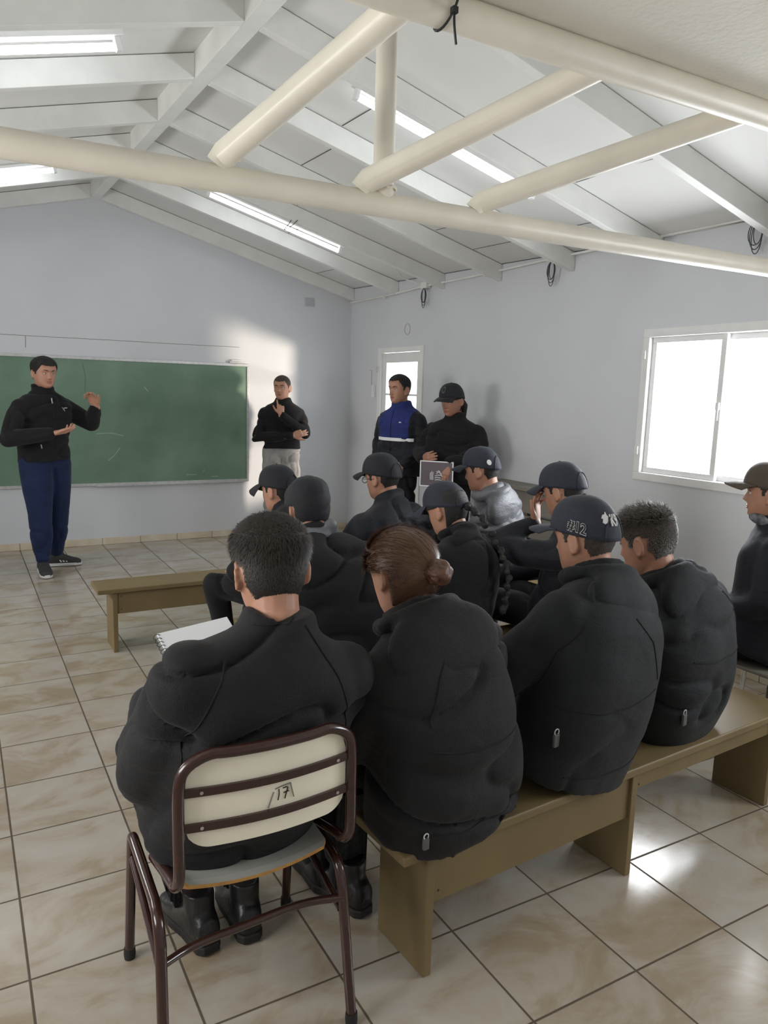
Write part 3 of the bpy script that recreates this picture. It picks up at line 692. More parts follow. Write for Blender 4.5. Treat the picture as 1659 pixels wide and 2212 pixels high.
def shell(M, keep, off_out, off_in, zs, phis, fat=1.0, rnd=0.0):
    """closed shell hugging the head where keep(phi, z) is true"""
    nz, npf = len(zs), len(phis); V = []; F = []
    for off in (off_out, off_in):
        for z in zs:
            for p in phis:
                o_ = off(p, z) if callable(off) else off
                q = head_pt(p, min(z, .1195), 0, face=False, fat=fat); c0 = Vector((0, 0, 0.015)); dr = (q - c0).normalized()
                V.append(M @ (q + dr * (o_ + (rnd * (random.random() - .5) if off is off_out else 0))))
    K = set()
    for j in range(nz - 1):
        for k in range(npf):
            pm = phis[k] if phis[k] <= PI else phis[k] - 2 * PI
            if keep(abs(pm), zs[j]): K.add((j, k))
    n = nz * npf
    def ix(j, k): return j * npf + k % npf
    for (j, k) in K:
        k1 = (k + 1) % npf; a, b, c, d = ix(j, k), ix(j, k1), ix(j + 1, k1), ix(j + 1, k)
        F.append((a, b, c, d)); F.append((n + d, n + c, n + b, n + a))
        if (j - 1, k) not in K: F.append((a, n + a, n + b, b))
        if (j + 1, k) not in K: F.append((c, n + c, n + d, d))
        if (j, (k - 1) % npf) not in K: F.append((d, n + d, n + a, a))
        if (j, k1) not in K: F.append((b, n + b, n + c, c))
    return V, F
def clean(o):
    bm = bmesh.new(); bm.from_mesh(o.data); bmesh.ops.delete(bm, geom=[v for v in bm.verts if not v.link_faces], context='VERTS')
    bmesh.ops.recalc_face_normals(bm, faces=bm.faces[:]); bm.to_mesh(o.data); bm.free(); return o
def hairline(lo=0.0, front=0.068):
    def f(p, z):
        if p < 0.75: return z > front - 0.004 * math.cos(p * 4)
        if p < 1.25: return z > front - (p - 0.75) / 0.5 * 0.05
        if p < 1.6: return z > 0.008 + lo if p > 1.42 else z > -0.006 + lo
        if p < 1.9: return z > 0.020
        q = min(1.0, (p - 1.9) / 0.75); q = q * q * (3 - 2 * q)
        return z > -0.022 - 0.052 * q + lo
    return f
def strands(M, keep, n, ln, base, w=0.0009, up=0.35, jit=0.5, zr_=(-0.07, 0.119), fat=1.0, flow=None):
    V = []; F = []; c0 = Vector((0, 0, 0.015)); t = 0
    while t < n:
        z = random.uniform(*zr_); p = random.uniform(-PI, PI)
        if z > 0.09 and random.random() > gz(z, WD) / 0.07: continue
        if not keep(abs(p), z): continue
        t += 1
        q = head_pt(p, z, 0, face=False, fat=fat); dr = (q - c0).normalized(); b = base(p, z) if callable(base) else base
        q = q + dr * (b - 0.001)
        fl = flow(p, z, q) if flow else (Vector((0, 0.4, -0.1)) if z > 0.08 else Vector((0, 0, -1)))
        fl = Vector(fl) + Vector((random.uniform(-1, 1), random.uniform(-1, 1), random.uniform(-1, 1))) * jit
        fl = (fl - dr * fl.dot(dr)).normalized(); L_ = (ln(p, z) if callable(ln) else ln) * random.uniform(0.6, 1.2)
        e1 = q + (fl + dr * up).normalized() * L_ * 0.5; e2 = e1 + (fl + dr * up * 0.3).normalized() * L_ * 0.5
        sx = fl.cross(dr).normalized() * w; i = len(V)
        V += [M @ (q - sx), M @ (q + sx), M @ (e1 + sx * .8), M @ (e1 - sx * .8), M @ e2]
        F += [(i, i + 1, i + 2, i + 3), (i + 3, i + 2, i + 4)]
    return V, F
PHI = [2 * PI * k / 96 for k in range(96)]
ZH = [-.08 + .1995 * k / 64 for k in range(65)]
def cap_mesh(M, s=1.0, brim=0.075, bw=0.082, droop=0.25, tilt=0.0):
    """baseball cap: dome (six panels), brim, button"""
    A, B, H = 0.087 * s, 0.109 * s, 0.098 * s; z0 = 0.036
    T = M @ Matrix.Translation((0, -0.002, z0)) @ Matrix.Rotation(tilt, 4, 'X')
    V = []; F = []; n = 60; m = 16
    def dome(a, t, k=1.0):
        # a = azimuth (0 front), t = 0 rim .. 1 top
        e = t * PI / 2; r = math.cos(e) ** 0.68; h = math.sin(e) ** 0.98
        seam = 1 - 0.010 * math.exp(-((math.sin(3 * a)) / 0.07) ** 2) * r
        lo = -0.040 * (0.5 - 0.5 * math.cos(a)) ** 1.5 * (1 - t)
        return Vector((-A * k * seam * r * math.sin(a), B * k * seam * r * math.cos(a), H * h * k + lo))
    for kk in (1.0, 0.965):
        for j in range(m + 1):
            for i in range(n): V.append(T @ dome(2 * PI * i / n, j / m * 0.985, kk))
    N = (m + 1) * n
    for j in range(m):
        for i in range(n):
            i2 = (i + 1) % n; a, b, c, d = j * n + i, j * n + i2, (j + 1) * n + i2, (j + 1) * n + i
            F += [(a, b, c, d), (N + d, N + c, N + b, N + a)]
    for i in range(n): i2 = (i + 1) % n; F.append((i, N + i, N + i2, i2))
    F.append(tuple(m * n + i for i in range(n))); F.append(tuple(N + m * n + i for i in reversed(range(n))))
    btn = ball(T @ Vector((0, 0, H)), 0.006, 0.006, 0.003)
    # brim
    BV = []; BF = []; nb = 24; mb = 7
    for dz in (0, -0.004):
        for j in range(mb + 1):
            for i in range(nb + 1):
                a = (i / nb * 2 - 1) * 1.12; t = j / mb
                base = dome(-a, 0.0, 0.99); ex = brim * math.cos(a * 0.8) ** 0.6
                y = base.y + ex * t; x = base.x * (1 + 0.02 * t) if abs(a) < 2 else base.x
                BV.append(T @ Vector((x * bw / 0.082, y, base.z + 0.006 + dz - droop * ex * t - 1.6 * droop * 8 * (x ** 2) * t + 0.004 * math.sin(t * PI))))
    NB = (mb + 1) * (nb + 1)
    for j in range(mb):
        for i in range(nb):
            a = j * (nb + 1) + i; q = (a, a + 1, a + nb + 2, a + nb + 1); BF += [q, tuple(NB + v for v in reversed(q))]
    for j in range(mb):
        for i in (0, nb): a = j * (nb + 1) + i; b = a + nb + 1; BF.append((a, b, NB + b, NB + a))
    for j in (0, mb):
        for i in range(nb): a = j * (nb + 1) + i; BF.append((a, a + 1, NB + a + 1, NB + a))
    return (V, F), (BV, BF), btn, (T, dome)
def cap(parent, M, m, s=1.0, brim=0.075, bw=0.082, droop=0.25, tilt=0.0, strap=True):
    d, b, btn, info = cap_mesh(M, s, brim, bw, droop, tilt)
    o = clean(link_mesh('cap', *d, m, parent, True)); 
    clean(link_mesh('brim', *b, m, o, True)); link_mesh('button', *btn, m, o, True)
    if strap:
        T, dome = info
        arch = [T @ (dome(PI + 0.55 * math.cos(a), 0.0 + 0.42 * math.sin(a), 1.012)) for a in [PI * k / 20 for k in range(21)]]
        link_mesh('strap', *tube(arch, 0.0028, 6), m, o, True)
    return o, info
def text_on(parent, info, txt, a0, t0, size, m, name='lettering', rot=0.0, lift=1.02, out=0.0, fine=True):
    """letters bent onto the cap dome around azimuth a0, height t0"""
    T, dome = info
    cu = bpy.data.curves.new(name, 'FONT'); cu.body = txt; cu.size = size; cu.align_x = 'CENTER'; cu.align_y = 'CENTER'; cu.extrude = 0.0015; cu.offset = out
    cu.resolution_u = 3
    to = bpy.data.objects.new('t', cu); COL.objects.link(to); dg = bpy.context.evaluated_depsgraph_get(); dg.update()
    me = bpy.data.meshes.new_from_object(to.evaluated_get(dg)); bpy.data.objects.remove(to); bpy.data.curves.remove(cu)
    cr, sr = math.cos(rot), math.sin(rot); c = dome(a0, t0)
    ra = math.hypot(c.x, c.y)
    for v in me.vertices:
        x, y, z = v.co; x, y = x * cr - y * sr, x * sr + y * cr
        p = dome(a0 + x / ra, t0 + y / 0.12, lift + z / 0.09)
        v.co = T @ p
    me.materials.clear(); me.materials.append(m); me.name = name
    o = bpy.data.objects.new(name, me); COL.objects.link(o); o.parent = parent; return o

def basis(h):  # heading angle -> local frame matrix (x right, y forward)
    return Matrix.Rotation(h, 4, 'Z')
def headM(c, yaw, pitch=0.0, roll=0.0, s=1.0):
    return Matrix.Translation(c) @ Matrix.Rotation(yaw, 4, 'Z') @ Matrix.Rotation(pitch, 4, 'X') @ Matrix.Rotation(roll, 4, 'Y') @ Matrix.Scale(s, 4)
def eyes(M, parent, yaw=0.0, m=M_brow):
    for s in (-1, 1):
        e = link_mesh('eye', *ball(M @ Vector((s * 0.031, 0.069, 0.0)), 0.0125, 0.0125, 0.0105), M_eye, parent, True)
        link_mesh('iris', *ball(M @ Vector((s * 0.031 + yaw * 0.004, 0.0772, -0.0005)), 0.0052, 0.0052, 0.0052), M_iris, e, True)
        # upper lid
        pts = [M @ Vector((s * 0.031 + 0.0145 * math.cos(a), 0.0725 + 0.0085 * math.sin(a) , 0.0035 + 0.0045 * math.sin(a))) for a in [PI * k / 8 for k in range(9)]]
        link_mesh('eyelid', *tube(pts, [.0008, .0014, .0018, .002, .002, .002, .0018, .0014, .0008], 6), M_lid, parent, True)
        pts = []
        for k in range(8):
            x = s * (0.013 + 0.038 * k / 7); z = 0.0175 + 0.006 * math.sin(PI * (k / 7) * 0.75)
            # find surface y
            ph = math.asin(max(-1, min(1, -x / (gz(z, WD) + 0.001)))); q = head_pt(ph * 0.93, z); pts.append(M @ Vector((x, q.y + 0.001, z)))
        link_mesh('eyebrow', *tube(pts, [.002, .0032, .0036, .0035, .0032, .0028, .002, .001], 6), m, parent, True)
M_lid = mat('eyelid_skin', (0.33, 0.16, 0.11), 0.6)
def lips(M, parent, open_=0.0):
    for (z, r, nm) in ((-0.060, 0.0034, 'upper_lip'), (-0.0695 - open_, 0.004, 'lower_lip')):
        pts = []
        for k in range(9):
            x = (k / 8 * 2 - 1) * 0.023; q = head_pt(math.asin(-x / 0.062) * 0.9, z)
            pts.append(M @ Vector((x, q.y - 0.0012, z - 0.25 * (x * x) / 0.023 * (-1 if nm == 'lower_lip' else 1))))
        link_mesh(nm, *tube(pts, [.0008] + [r * .8, r, r, r * .95, r, r, r * .8] + [.0008], 8), M_lip, parent, True)

def torso_secs(hip, neck, X, fw, sc, bulge=0.05, wh=0.19, wc=0.205, dh=0.135, dc=0.125, hem=-0.10, ws=0.175, u0=0.0):
    """sections of a coat from hem to collar along a curved spine"""
    H = Vector(hip); N = Vector(neck); ax = (N - H); L_ = ax.length; axn = ax.normalized()
    back = (axn.cross(X)).normalized(); 
    if back.y > 0: back = -back
    C = (H + N) / 2 + back * bulge * 2
    def P(t): return H * (1 - t) ** 2 + C * 2 * t * (1 - t) + N * t * t
    def Tn(t): return ((C - H) * (1 - t) + (N - C) * t).normalized()
    prof = [(0.0, wh, dh), (0.12, wh * 1.0, dh), (0.30, (wh + wc) / 2 * 0.97, dh * 0.97), (0.5, wc, dc * 1.05), (0.68, wc * 1.02, dc * 1.05), (0.78, ws * 1.10, dc * 0.98), (0.86, ws * 1.0, dc * 0.86), (0.92, ws * 0.80, dc * 0.76), (0.965, ws * 0.56, dc * 0.72), (1.0, 0.088, 0.086), (1.09, 0.078, 0.082)]
    out = []
    t0 = Tn(0)
    if hem: out.append((H + t0 * hem, X, X.cross(t0) * -1 if False else t0.cross(X), wh * 1.02 * sc, dh * 1.05 * sc, 2.5))
    for t, a, b in prof:
        T_ = Tn(min(t, 1.0)); p = P(min(t, 1)) + (T_ * (t - 1) * L_ if t > 1 else Vector((0, 0, 0)))
        out.append((p, X, T_.cross(X), a * sc, b * sc, 2.5 if t < 0.8 else 2.2))
    return out, P, Tn

def boot(parent, ankle, heading, pitch=0.0, m=M_boot, name='boot', white=False, sc=1.0):
    """boot or shoe whose sole rests below the ankle; local y forward"""
    T = Matrix.Translation(ankle) @ Matrix.Rotation(heading, 4, 'Z') @ Matrix.Rotation(pitch, 4, 'X') @ Matrix.Scale(sc, 4)
    def S_(y, z, a, b, e=2.4): return (T @ Vector((0, y, z)), T.to_3x3() @ Vector((1, 0, 0)), T.to_3x3() @ Vector((0, 0, 1)), a * sc, b * sc, e)
    up = [S_(-0.075, -0.040, .020, .022), S_(-0.065, -0.030, .034, .040), S_(-0.03, -0.020, .040, .058), S_(0.02, -0.018, .042, .060), S_(0.07, -0.034, .045, .042), S_(0.12, -0.044, .048, .031), S_(0.165, -0.050, .044, .024), S_(0.19, -0.054, .028, .014)]
    sh = loft([(T @ Vector((0, -0.01 + 0.005 * k, -0.03 + 0.05 * k)), T.to_3x3() @ Vector((1, 0, 0)), T.to_3x3() @ Vector((0, 1, 0)), (.038 + .002 * k) * sc, (.044 + .001 * k) * sc, 2.1) for k in range(2 if white else 3)])
    o = blob(name, [loft(up), sh], m, parent, 0.006, 3)
    sl = []
    pts = [(-.078, .022), (-.06, .036), (-.02, .038), (.03, .038), (.09, .047), (.14, .047), (.175, .036), (.197, .014)]
    outl = [(w_, y) for y, w_ in pts] + [(-w_, y) for y, w_ in reversed(pts)]
    V = [T @ Vector((x, y, z)) for z in (-0.080, -0.055) for x, y in outl]; n = len(outl)
    F = [tuple(range(n - 1, -1, -1)), tuple(range(n, 2 * n))] + [(i, (i + 1) % n, n + (i + 1) % n, n + i) for i in range(n)]
    bevel(link_mesh('sole', V, F, M_sole if white else M_rubber, o), 0.004)
    return o, T

def seated(label, hip, head, yaw, seat, X_lean=0.0, hd=(0, 0, 0), coat=M_coat, seed=1, sc=1.0, bulge=0.05, hood=True, wrists=None, elbows=None, knees=None, ankles=None, wide=(0.19, 0.205, 0.175), vox=0.007, coatvox=0.013, amp=0.013, skin=M_skin, name='person', armr=1.0, hscale=1.0, fat=1.0, handspec=None, trousers=M_pant_b, dep=(0.135, 0.125), kn=0.0, hem=-0.07, hoodsc=1.0, eyes_=False, collar=0.0):
    """hip (x,y), head centre (x,y,z) in world; yaw = body heading (0 = towards the back wall, + = left)"""
    root = empty(name, (hip[0], hip[1], seat), label, 'person', rz=yaw)
    Mi = Matrix.Rotation(-yaw, 4, 'Z')
    hc = Mi @ Vector((head[0] - hip[0], head[1] - hip[1], head[2] - seat))
    HM = headM(hc, hd[0], hd[1], hd[2], hscale)
    nb = HM @ Vector((0, -0.045, -0.098)); nb.z -= 0.022
    X = Vector((1, 0, 0)); hipc = Vector((0, 0, 0.085))
    dx = (nb - hipc); X = Vector((dx.z, 0, -dx.x)).normalized() if abs(dx.x) > 0.02 else X
    secs, P, Tn = torso_secs(hipc, nb, X, None, sc, bulge, wide[0], wide[1], dep[0], dep[1], hem, wide[2])
    sh = P(0.86); T8 = Tn(0.86)
    shl = [sh + X * (s * (wide[2] * 0.93) * sc) - T8 * 0.062 for s in (-1, 1)]
    elbows = elbows or [(-0.27, sh.y * 0.6 + 0.10, 0.235), (0.27, sh.y * 0.6 + 0.10, 0.235)]
    wrists = wrists or [(-0.10, 0.36, 0.20), (0.10, 0.38, 0.20)]
    knees = knees or [(-0.14, 0.44, 0.115), (0.14, 0.44, 0.115)]
    ankles = ankles or [(-0.13, 0.42, 0.085 - seat), (0.13, 0.46, 0.085 - seat)]
    if callable(wrists): wrists = wrists(HM)
    if callable(handspec): handspec = handspec(HM)
    coatp = [loft(secs)]
    r1, r2, r3 = 0.078 * armr * sc, 0.064 * armr * sc, 0.048 * armr * sc
    for i in (0, 1):
        e = Vector(elbows[i]); w = Vector(wrists[i]); s = shl[i]
        coatp.append(limb([(s, r1), ((s + e) / 2, (r1 + r2) / 2 * 1.04), (e, r2), ((e + w) / 2, (r2 + r3) / 2 * 1.05), (w - (w - e).normalized() * 0.015, r3)]))
    if collar: coatp.append(tube([nb - Tn(1) * 0.03, nb + Tn(1) * collar], [0.088, 0.078], 24))
    o = blob('coat', coatp, coat, root, coatvox, 12, amp, seed)
    if hood:
        hs = hoodsc; ub = P(0.93); tn = Tn(0.9); bk = -(tn.cross(X)); bk = bk if bk.y < 0 else -bk
        hp = []
        Rm = Matrix((X, -bk, tn)).transposed()
        hp.append(ball(ub + bk * 0.076 * hs - tn * 0.055 * hs, 0.170 * hs, 0.050 * hs, 0.110 * hs, Rm, 24, 14))
        hp.append(ball(ub + bk * 0.06 * hs - tn * 0.0, 0.12 * hs, 0.055 * hs, 0.06 * hs, Rm, 20, 12))
        ringp = [ub + tn * 0.040 + X * (0.098 * hs * math.cos(a)) + bk * (0.088 * hs * math.sin(a) - 0.0) - tn * 0.03 * math.sin(a + PI) * 0 for a in [2 * PI * k / 24 for k in range(24)]]
        hp.append(tube(ringp, 0.027 * hs, 12, closed=True))
        blob('hood', hp, coat, o, 0.009, 3, amp * 0.7, seed + 3, (7, 7, 12))
    # trousers
    tp = [ball((0, 0.0, 0.09), 0.165 * sc, 0.135 * sc, 0.095)]
    for i, s in ((0, -1), (1, 1)):
        h_ = Vector((s * 0.085, 0.04, 0.095)); k = Vector(knees[i]); a = Vector(ankles[i])
        tp.append(limb([(h_, 0.093), ((h_ + k) / 2, 0.084), (k, 0.066), ((k * 2 + a) / 3, 0.064), (a + (k - a).normalized() * 0.01, 0.060)]))
    tp.append(ball((0, -0.02, 0.055), 0.17 * sc, 0.11, 0.055))
    def sit(Pn): Pn[:, 2] = np.where((Pn[:, 2] < 0.0015) & (Pn[:, 1] < 0.24), 0.0015, Pn[:, 2]); return Pn
    blob('trousers', tp, trousers, root, 0.012, 5, 0.010, seed + 1, post=sit)
    for i in (0, 1):
        a = Vector(ankles[i]); boot(root, a, 0.12 * (1, -1)[i], 0.0)
    # one continuous body
    bp = [head_mesh(HM, fat=fat)] + ear_prims(HM)
    bp.append(limb([(HM @ Vector((0, -0.025, -0.05)), 0.056), (HM @ Vector((0, -0.035, -0.12)), 0.056), (nb, 0.060), (nb - Tn(1) * 0.05, 0.065)]))
    for i, s in ((0, -1), (1, 1)):
        e = Vector(elbows[i]); w = Vector(wrists[i]); h_ = Vector((s * 0.085, 0.04, 0.095)); k = Vector(knees[i]); a = Vector(ankles[i])
        bp.append(limb([(P(0.8), 0.05), (shl[i], 0.045), (e, 0.034), (w, 0.026)]))
        bp.append(limb([(P(0.1), 0.07), (h_, 0.06), (k, 0.040), (a, 0.022)]))
        hsx = (handspec or {}).get(i)
        if hsx: bp += hand(w, **hsx)
        else:
            d = Vector((-s * 0.55, 0.75, -0.15)); bp += hand(w, d, Vector((0, 0, -1)), -s if False else (1 if s < 0 else -1), (0.35, 0.4, 0.45, 0.5))
    bp.append(limb([(P(0.05), 0.09), (P(0.4), 0.085), (P(0.8), 0.09), (P(0.97), 0.06)]))
    body = blob('body', bp, skin, root, vox, 2)
    if eyes_: eyes(HM, body); lips(HM, body)
    return root, HM, P, Tn, o
def ray_on(o, origin, d):
    hit, loc, nrm, idx = o.ray_cast(Vector(origin), Vector(d).normalized())
    return (loc, nrm) if hit else (None, None)
def back_line(o, pts, r=0.0022, name='seam', m=None, lift=0.0005, sub=6, y=-1.0, d=(0, 1, 0)):
    """a seam lying on the back of garment o through (x, z) points"""
    Q = []
    for a, b in zip(pts[:-1], pts[1:]):
        for k in range(sub): Q.append((a[0] + (b[0] - a[0]) * k / sub, a[1] + (b[1] - a[1]) * k / sub))
    Q.append(pts[-1]); L_ = []
    for x, z in Q:
        l, n = ray_on(o, (x, y, z), d)
        if l is not None: L_.append(l + n * lift)
    if len(L_) > 2: return link_mesh(name, *tube(smooth_path(L_, 1), r, 6), m or M_seamc, o, True)
M_seamc = mat('seam_thread', (0.004, 0.004, 0.005), 0.9)
M_clip = mat('grey_clip', (0.10, 0.10, 0.10), 0.4)
def clip_on(o, x, z, s=1.0, d=(0, 1, 0), y=-1.0):
    l, n = ray_on(o, (x, y, z), d)
    if l is None: return
    T = Matrix.Translation(l + n * 0.004)
    V, F = box(-0.011 * s, 0.011 * s, -0.006, 0.004, -0.022 * s, 0.016 * s)
    c = bevel(link_mesh('tag', [T @ Vector(v) for v in V], F, M_clip, o), 0.003)
    link_mesh('hook', *tube([T @ Vector((0.009 * s * math.cos(a), -0.002, 0.022 * s + 0.009 * s * math.sin(a))) for a in [2 * PI * k / 14 for k in range(14)]], 0.0018, 6, closed=True), M_badge, c)
def short_hair(root, HM, m=M_hair, fade=True, thick=0.010, n=2500, ln=0.016, lo=0.0, front=0.068, fat=1.0, up=0.5, jit=0.7, side=0.003, sm=None, w=0.0009):
    kp = hairline(lo, front)
    th = lambda p, z: side + (thick - side) * min(1, max(0, (z - 0.025) / 0.05))
    o = clean(link_mesh('hair', *shell(HM, kp, th, -0.004, ZH, PHI, fat, 0.0015), m, root, True))
    lnf = ln if callable(ln) else (lambda p, z: ln * (0.35 + 0.65 * min(1, max(0, (z - 0.0) / 0.07))))
    V, F = strands(HM, kp, n, lnf, th, up=up, jit=jit, fat=fat, w=w)
    link_mesh('strands', V, F, sm or m, o)['kind'] = 'stuff'
    return o

# ---- front row --------------------------------------------------------------
# man on the school chair
root, HM, P, Tn, coat = seated('person with greying short hair in black jacket, seated on the brown school chair', (0.540, 1.645), (0.620, 1.61, 1.085), math.radians(4), 0.425, hd=(-0.12, -0.10, 0.0), coat=M_coat, seed=2, sc=1.05, bulge=0.03, hood=False, wide=(0.205, 0.215, 0.195), elbows=[(-0.192, 0.02, 0.20), (0.245, 0.08, 0.19)], wrists=[(-0.13, 0.25, 0.27), (0.13, 0.33, 0.24)], knees=[(-0.12, 0.40, 0.09), (0.15, 0.43, 0.10)], ankles=[(-0.02, 0.20, 0.085 - 0.425), (0.105, 0.18, 0.085 - 0.425)], vox=0.006, armr=1.16, coatvox=0.011, dep=(0.145, 0.125), collar=0.03, hem=-0.075, amp=0.011, hscale=1.02)
short_hair(root, HM, M_hair_g, n=12000, ln=0.022, thick=0.013, lo=-0.005, up=0.4, jit=0.45, sm=M_hair_s, w=0.0008)
back_line(coat, [(-0.05, 0.56), (-0.12, 0.44), (-0.17, 0.33), (-0.175, 0.25)], name='sleeve_seam')
back_line(coat, [(0.10, 0.56), (0.17, 0.44), (0.21, 0.33), (0.20, 0.25)], name='sleeve_seam')
back_line(coat, [(-0.07, 0.585), (-0.02, 0.565), (0.06, 0.565), (0.10, 0.585)], name='collar_seam')
# woman with a bun
root, HM, P, Tn, coat = seated('person with brown hair in a bun, left end of the front bench', (1.10, 1.545), (1.035, 1.70, 1.015), math.radians(6), 0.375, hd=(0.06, -0.30, 0.06), coat=M_coat, seed=5, sc=1.07, bulge=0.045, wide=(0.215, 0.205, 0.17), elbows=[(-0.27, 0.10, 0.23), (0.25, 0.14, 0.24)], wrists=[(-0.18, 0.34, 0.17), (0.08, 0.38, 0.2)], knees=[(-0.20, 0.39, 0.11), (0.06, 0.44, 0.11)], ankles=[(-0.135, 0.25, 0.085 - 0.375), (-0.16, 0.40, 0.085 - 0.375)], vox=0.006, coatvox=0.011, hoodsc=1.05, dep=(0.15, 0.125))
kpw = lambda p, z: (z > 0.075 - 0.004) if p < 0.8 else ((z > 0.02) if p < 1.3 else ((z > 0.012) if p < 1.85 else (z > -0.075)))
th = lambda p, z: 0.012
ho = clean(link_mesh('hair', *shell(HM, kpw, th, -0.004, ZH, PHI, 1.0, 0.001), M_hair_b, root, True))
bc = Vector((0.012, -0.125, -0.01))
def flow_b(p, z, q): return (bc - q).normalized() + Vector((0, -0.1, 0))
V, F = strands(HM, kpw, 7000, 0.05, 0.0125, w=0.0008, up=0.07, jit=0.12, zr_=(-0.07, 0.119), flow=flow_b)
link_mesh('strands', V, F, M_hair_bs, ho)['kind'] = 'stuff'
bun = []
for k in range(5):
    a0 = k * 1.25; ax = Vector((math.cos(a0), 0.25, math.sin(a0))).normalized()
    pts = [HM @ (bc + Vector((0, -0.012, 0)) + Matrix.Rotation(t, 3, ax) @ (Vector((0, -1, 0)).cross(ax).normalized() * 0.026)) for t in [2 * PI * j / 16 for j in range(16)]]
    bun.append(tube(pts, 0.013, 10, closed=True))
bo = blob('bun', bun + [ball(HM @ (bc + Vector((0, -0.012, 0))), 0.033)], M_hair_b, ho, 0.005, 2, 0.004, 3, (40, 40, 40))
pts = [HM @ head_pt(-a, 0.085 - 0.035 * k / 11, 0.014) for k, a in enumerate([0.7 + 1.6 * j / 11 for j in range(12)])]
pts = [HM @ head_pt(0.55 + 0.105 * k, 0.092 - 0.003 * k, 0.013, face=False) for k in range(12)]
link_mesh('braid', *tube(pts, [.004, .006, .0045, .007, .005, .0075, .005, .0075, .005, .007, .0045, .004], 8), M_hair_b, ho, True)
back_line(coat, [(-0.17, 0.275), (-0.08, 0.262), (0.04, 0.258), (0.15, 0.275)], name='waist_seam')
back_line(coat, [(-0.15, 0.06), (-0.05, 0.045), (0.08, 0.045), (0.17, 0.07)], name='hem_seam')
back_line(coat, [(-0.06, 0.52), (-0.12, 0.44), (-0.155, 0.33)], name='sleeve_seam')
back_line(coat, [(0.10, 0.50), (0.15, 0.42), (0.175, 0.33)], name='sleeve_seam')
clip_on(coat, -0.165, 0.04, 0.8)
# man with the K9 cap
root, HM, P, Tn, coat = seated('person in navy cap marked #12 and K9, middle of the front bench', (1.585, 1.59), (1.695, 1.69, 1.068), math.radians(8), 0.375, hd=(0.10, -0.10, 0.0), coat=M_coat2, seed=8, sc=1.08, bulge=0.05, wide=(0.215, 0.215, 0.185), elbows=[(-0.30, 0.12, 0.25), (0.27, 0.12, 0.25)], vox=0.0055, coatvox=0.011, hoodsc=1.05, dep=(0.15, 0.13), hscale=1.0)
short_hair(root, HM, M_hair_f, n=2500, ln=0.007, thick=0.003, side=0.001, up=0.2)
co, info = cap(root, HM, M_cap_n, 1.04, brim=0.088, tilt=-0.02, droop=0.08)
text_on(co, info, '#12', 1.80, 0.15, 0.030, M_badge, rot=-0.15, out=0.0014, lift=1.012)
text_on(co, info, '#12', 1.80, 0.15, 0.030, M_cap, rot=-0.15, lift=1.04, name='lettering_fill')
text_on(co, info, 'K9', 3.04, 0.32, 0.032, M_badge, rot=0.0, out=0.0008)
T_, dome_ = info
dog = [(0.0, 0.0), (0.010, 0.004), (0.016, 0.016), (0.012, 0.018), (0.010, 0.026), (0.005, 0.020), (-0.004, 0.019), (-0.010, 0.012), (-0.004, 0.010), (-0.008, 0.003)]
def patch(parent, info, outline, a0, t0, m, name, lift=1.03):
    T, dome = info; c = dome(a0, t0); ra = math.hypot(c.x, c.y); n = len(outline)
    V = [T @ dome(a0 + x / ra, t0 + y / 0.12, lf) for lf in (1.0, lift) for x, y in outline]
    F = [tuple(range(n - 1, -1, -1)), tuple(range(n, 2 * n))] + [(i, (i + 1) % n, n + (i + 1) % n, n + i) for i in range(n)]
    return link_mesh(name, V, F, m, parent)
patch(co, info, [(x - 0.001, y - 0.008) for x, y in dog], 2.66, 0.33, M_badge, 'emblem')
back_line(coat, [(-0.18, 0.27), (-0.08, 0.255), (0.05, 0.255), (0.18, 0.27)], name='waist_seam')
back_line(coat, [(-0.17, 0.07), (-0.05, 0.05), (0.08, 0.05), (0.19, 0.08)], name='hem_seam')
back_line(coat, [(-0.10, 0.50), (-0.16, 0.42), (-0.18, 0.30)], name='sleeve_seam')
back_line(coat, [(0.08, 0.50), (0.15, 0.42), (0.185, 0.30)], name='sleeve_seam')
clip_on(coat, -0.19, 0.185, 1.0)
# man with spiky greying hair
root, HM, P, Tn, coat = seated('person bareheaded with short spiky hair, seated right of the #12 cap', (2.13, 1.675), (2.055, 1.755, 1.015), math.radians(10), 0.375, hd=(0.08, -0.22, 0.0), coat=M_coat2, seed=13, amp=0.010, sc=1.10, bulge=0.06, wide=(0.205, 0.205, 0.175), elbows=[(-0.27, 0.14, 0.24), (0.27, 0.14, 0.24)], vox=0.0055, coatvox=0.011, hoodsc=1.0, dep=(0.15, 0.13), eyes_=True)
short_hair(root, HM, M_hair_f, n=9000, ln=lambda p, z: 0.006 + 0.034 * min(1, max(0, (z - 0.06) / 0.04)), thick=0.007, side=0.002, up=1.7, jit=0.45, sm=M_hair_sg, w=0.0011)
back_line(coat, [(-0.17, 0.31), (-0.08, 0.295), (0.05, 0.295), (0.17, 0.31)], name='waist_seam')
back_line(coat, [(0.06, 0.50), (0.13, 0.42), (0.17, 0.30)], name='sleeve_seam')
clip_on(coat, -0.165, 0.115, 1.0)
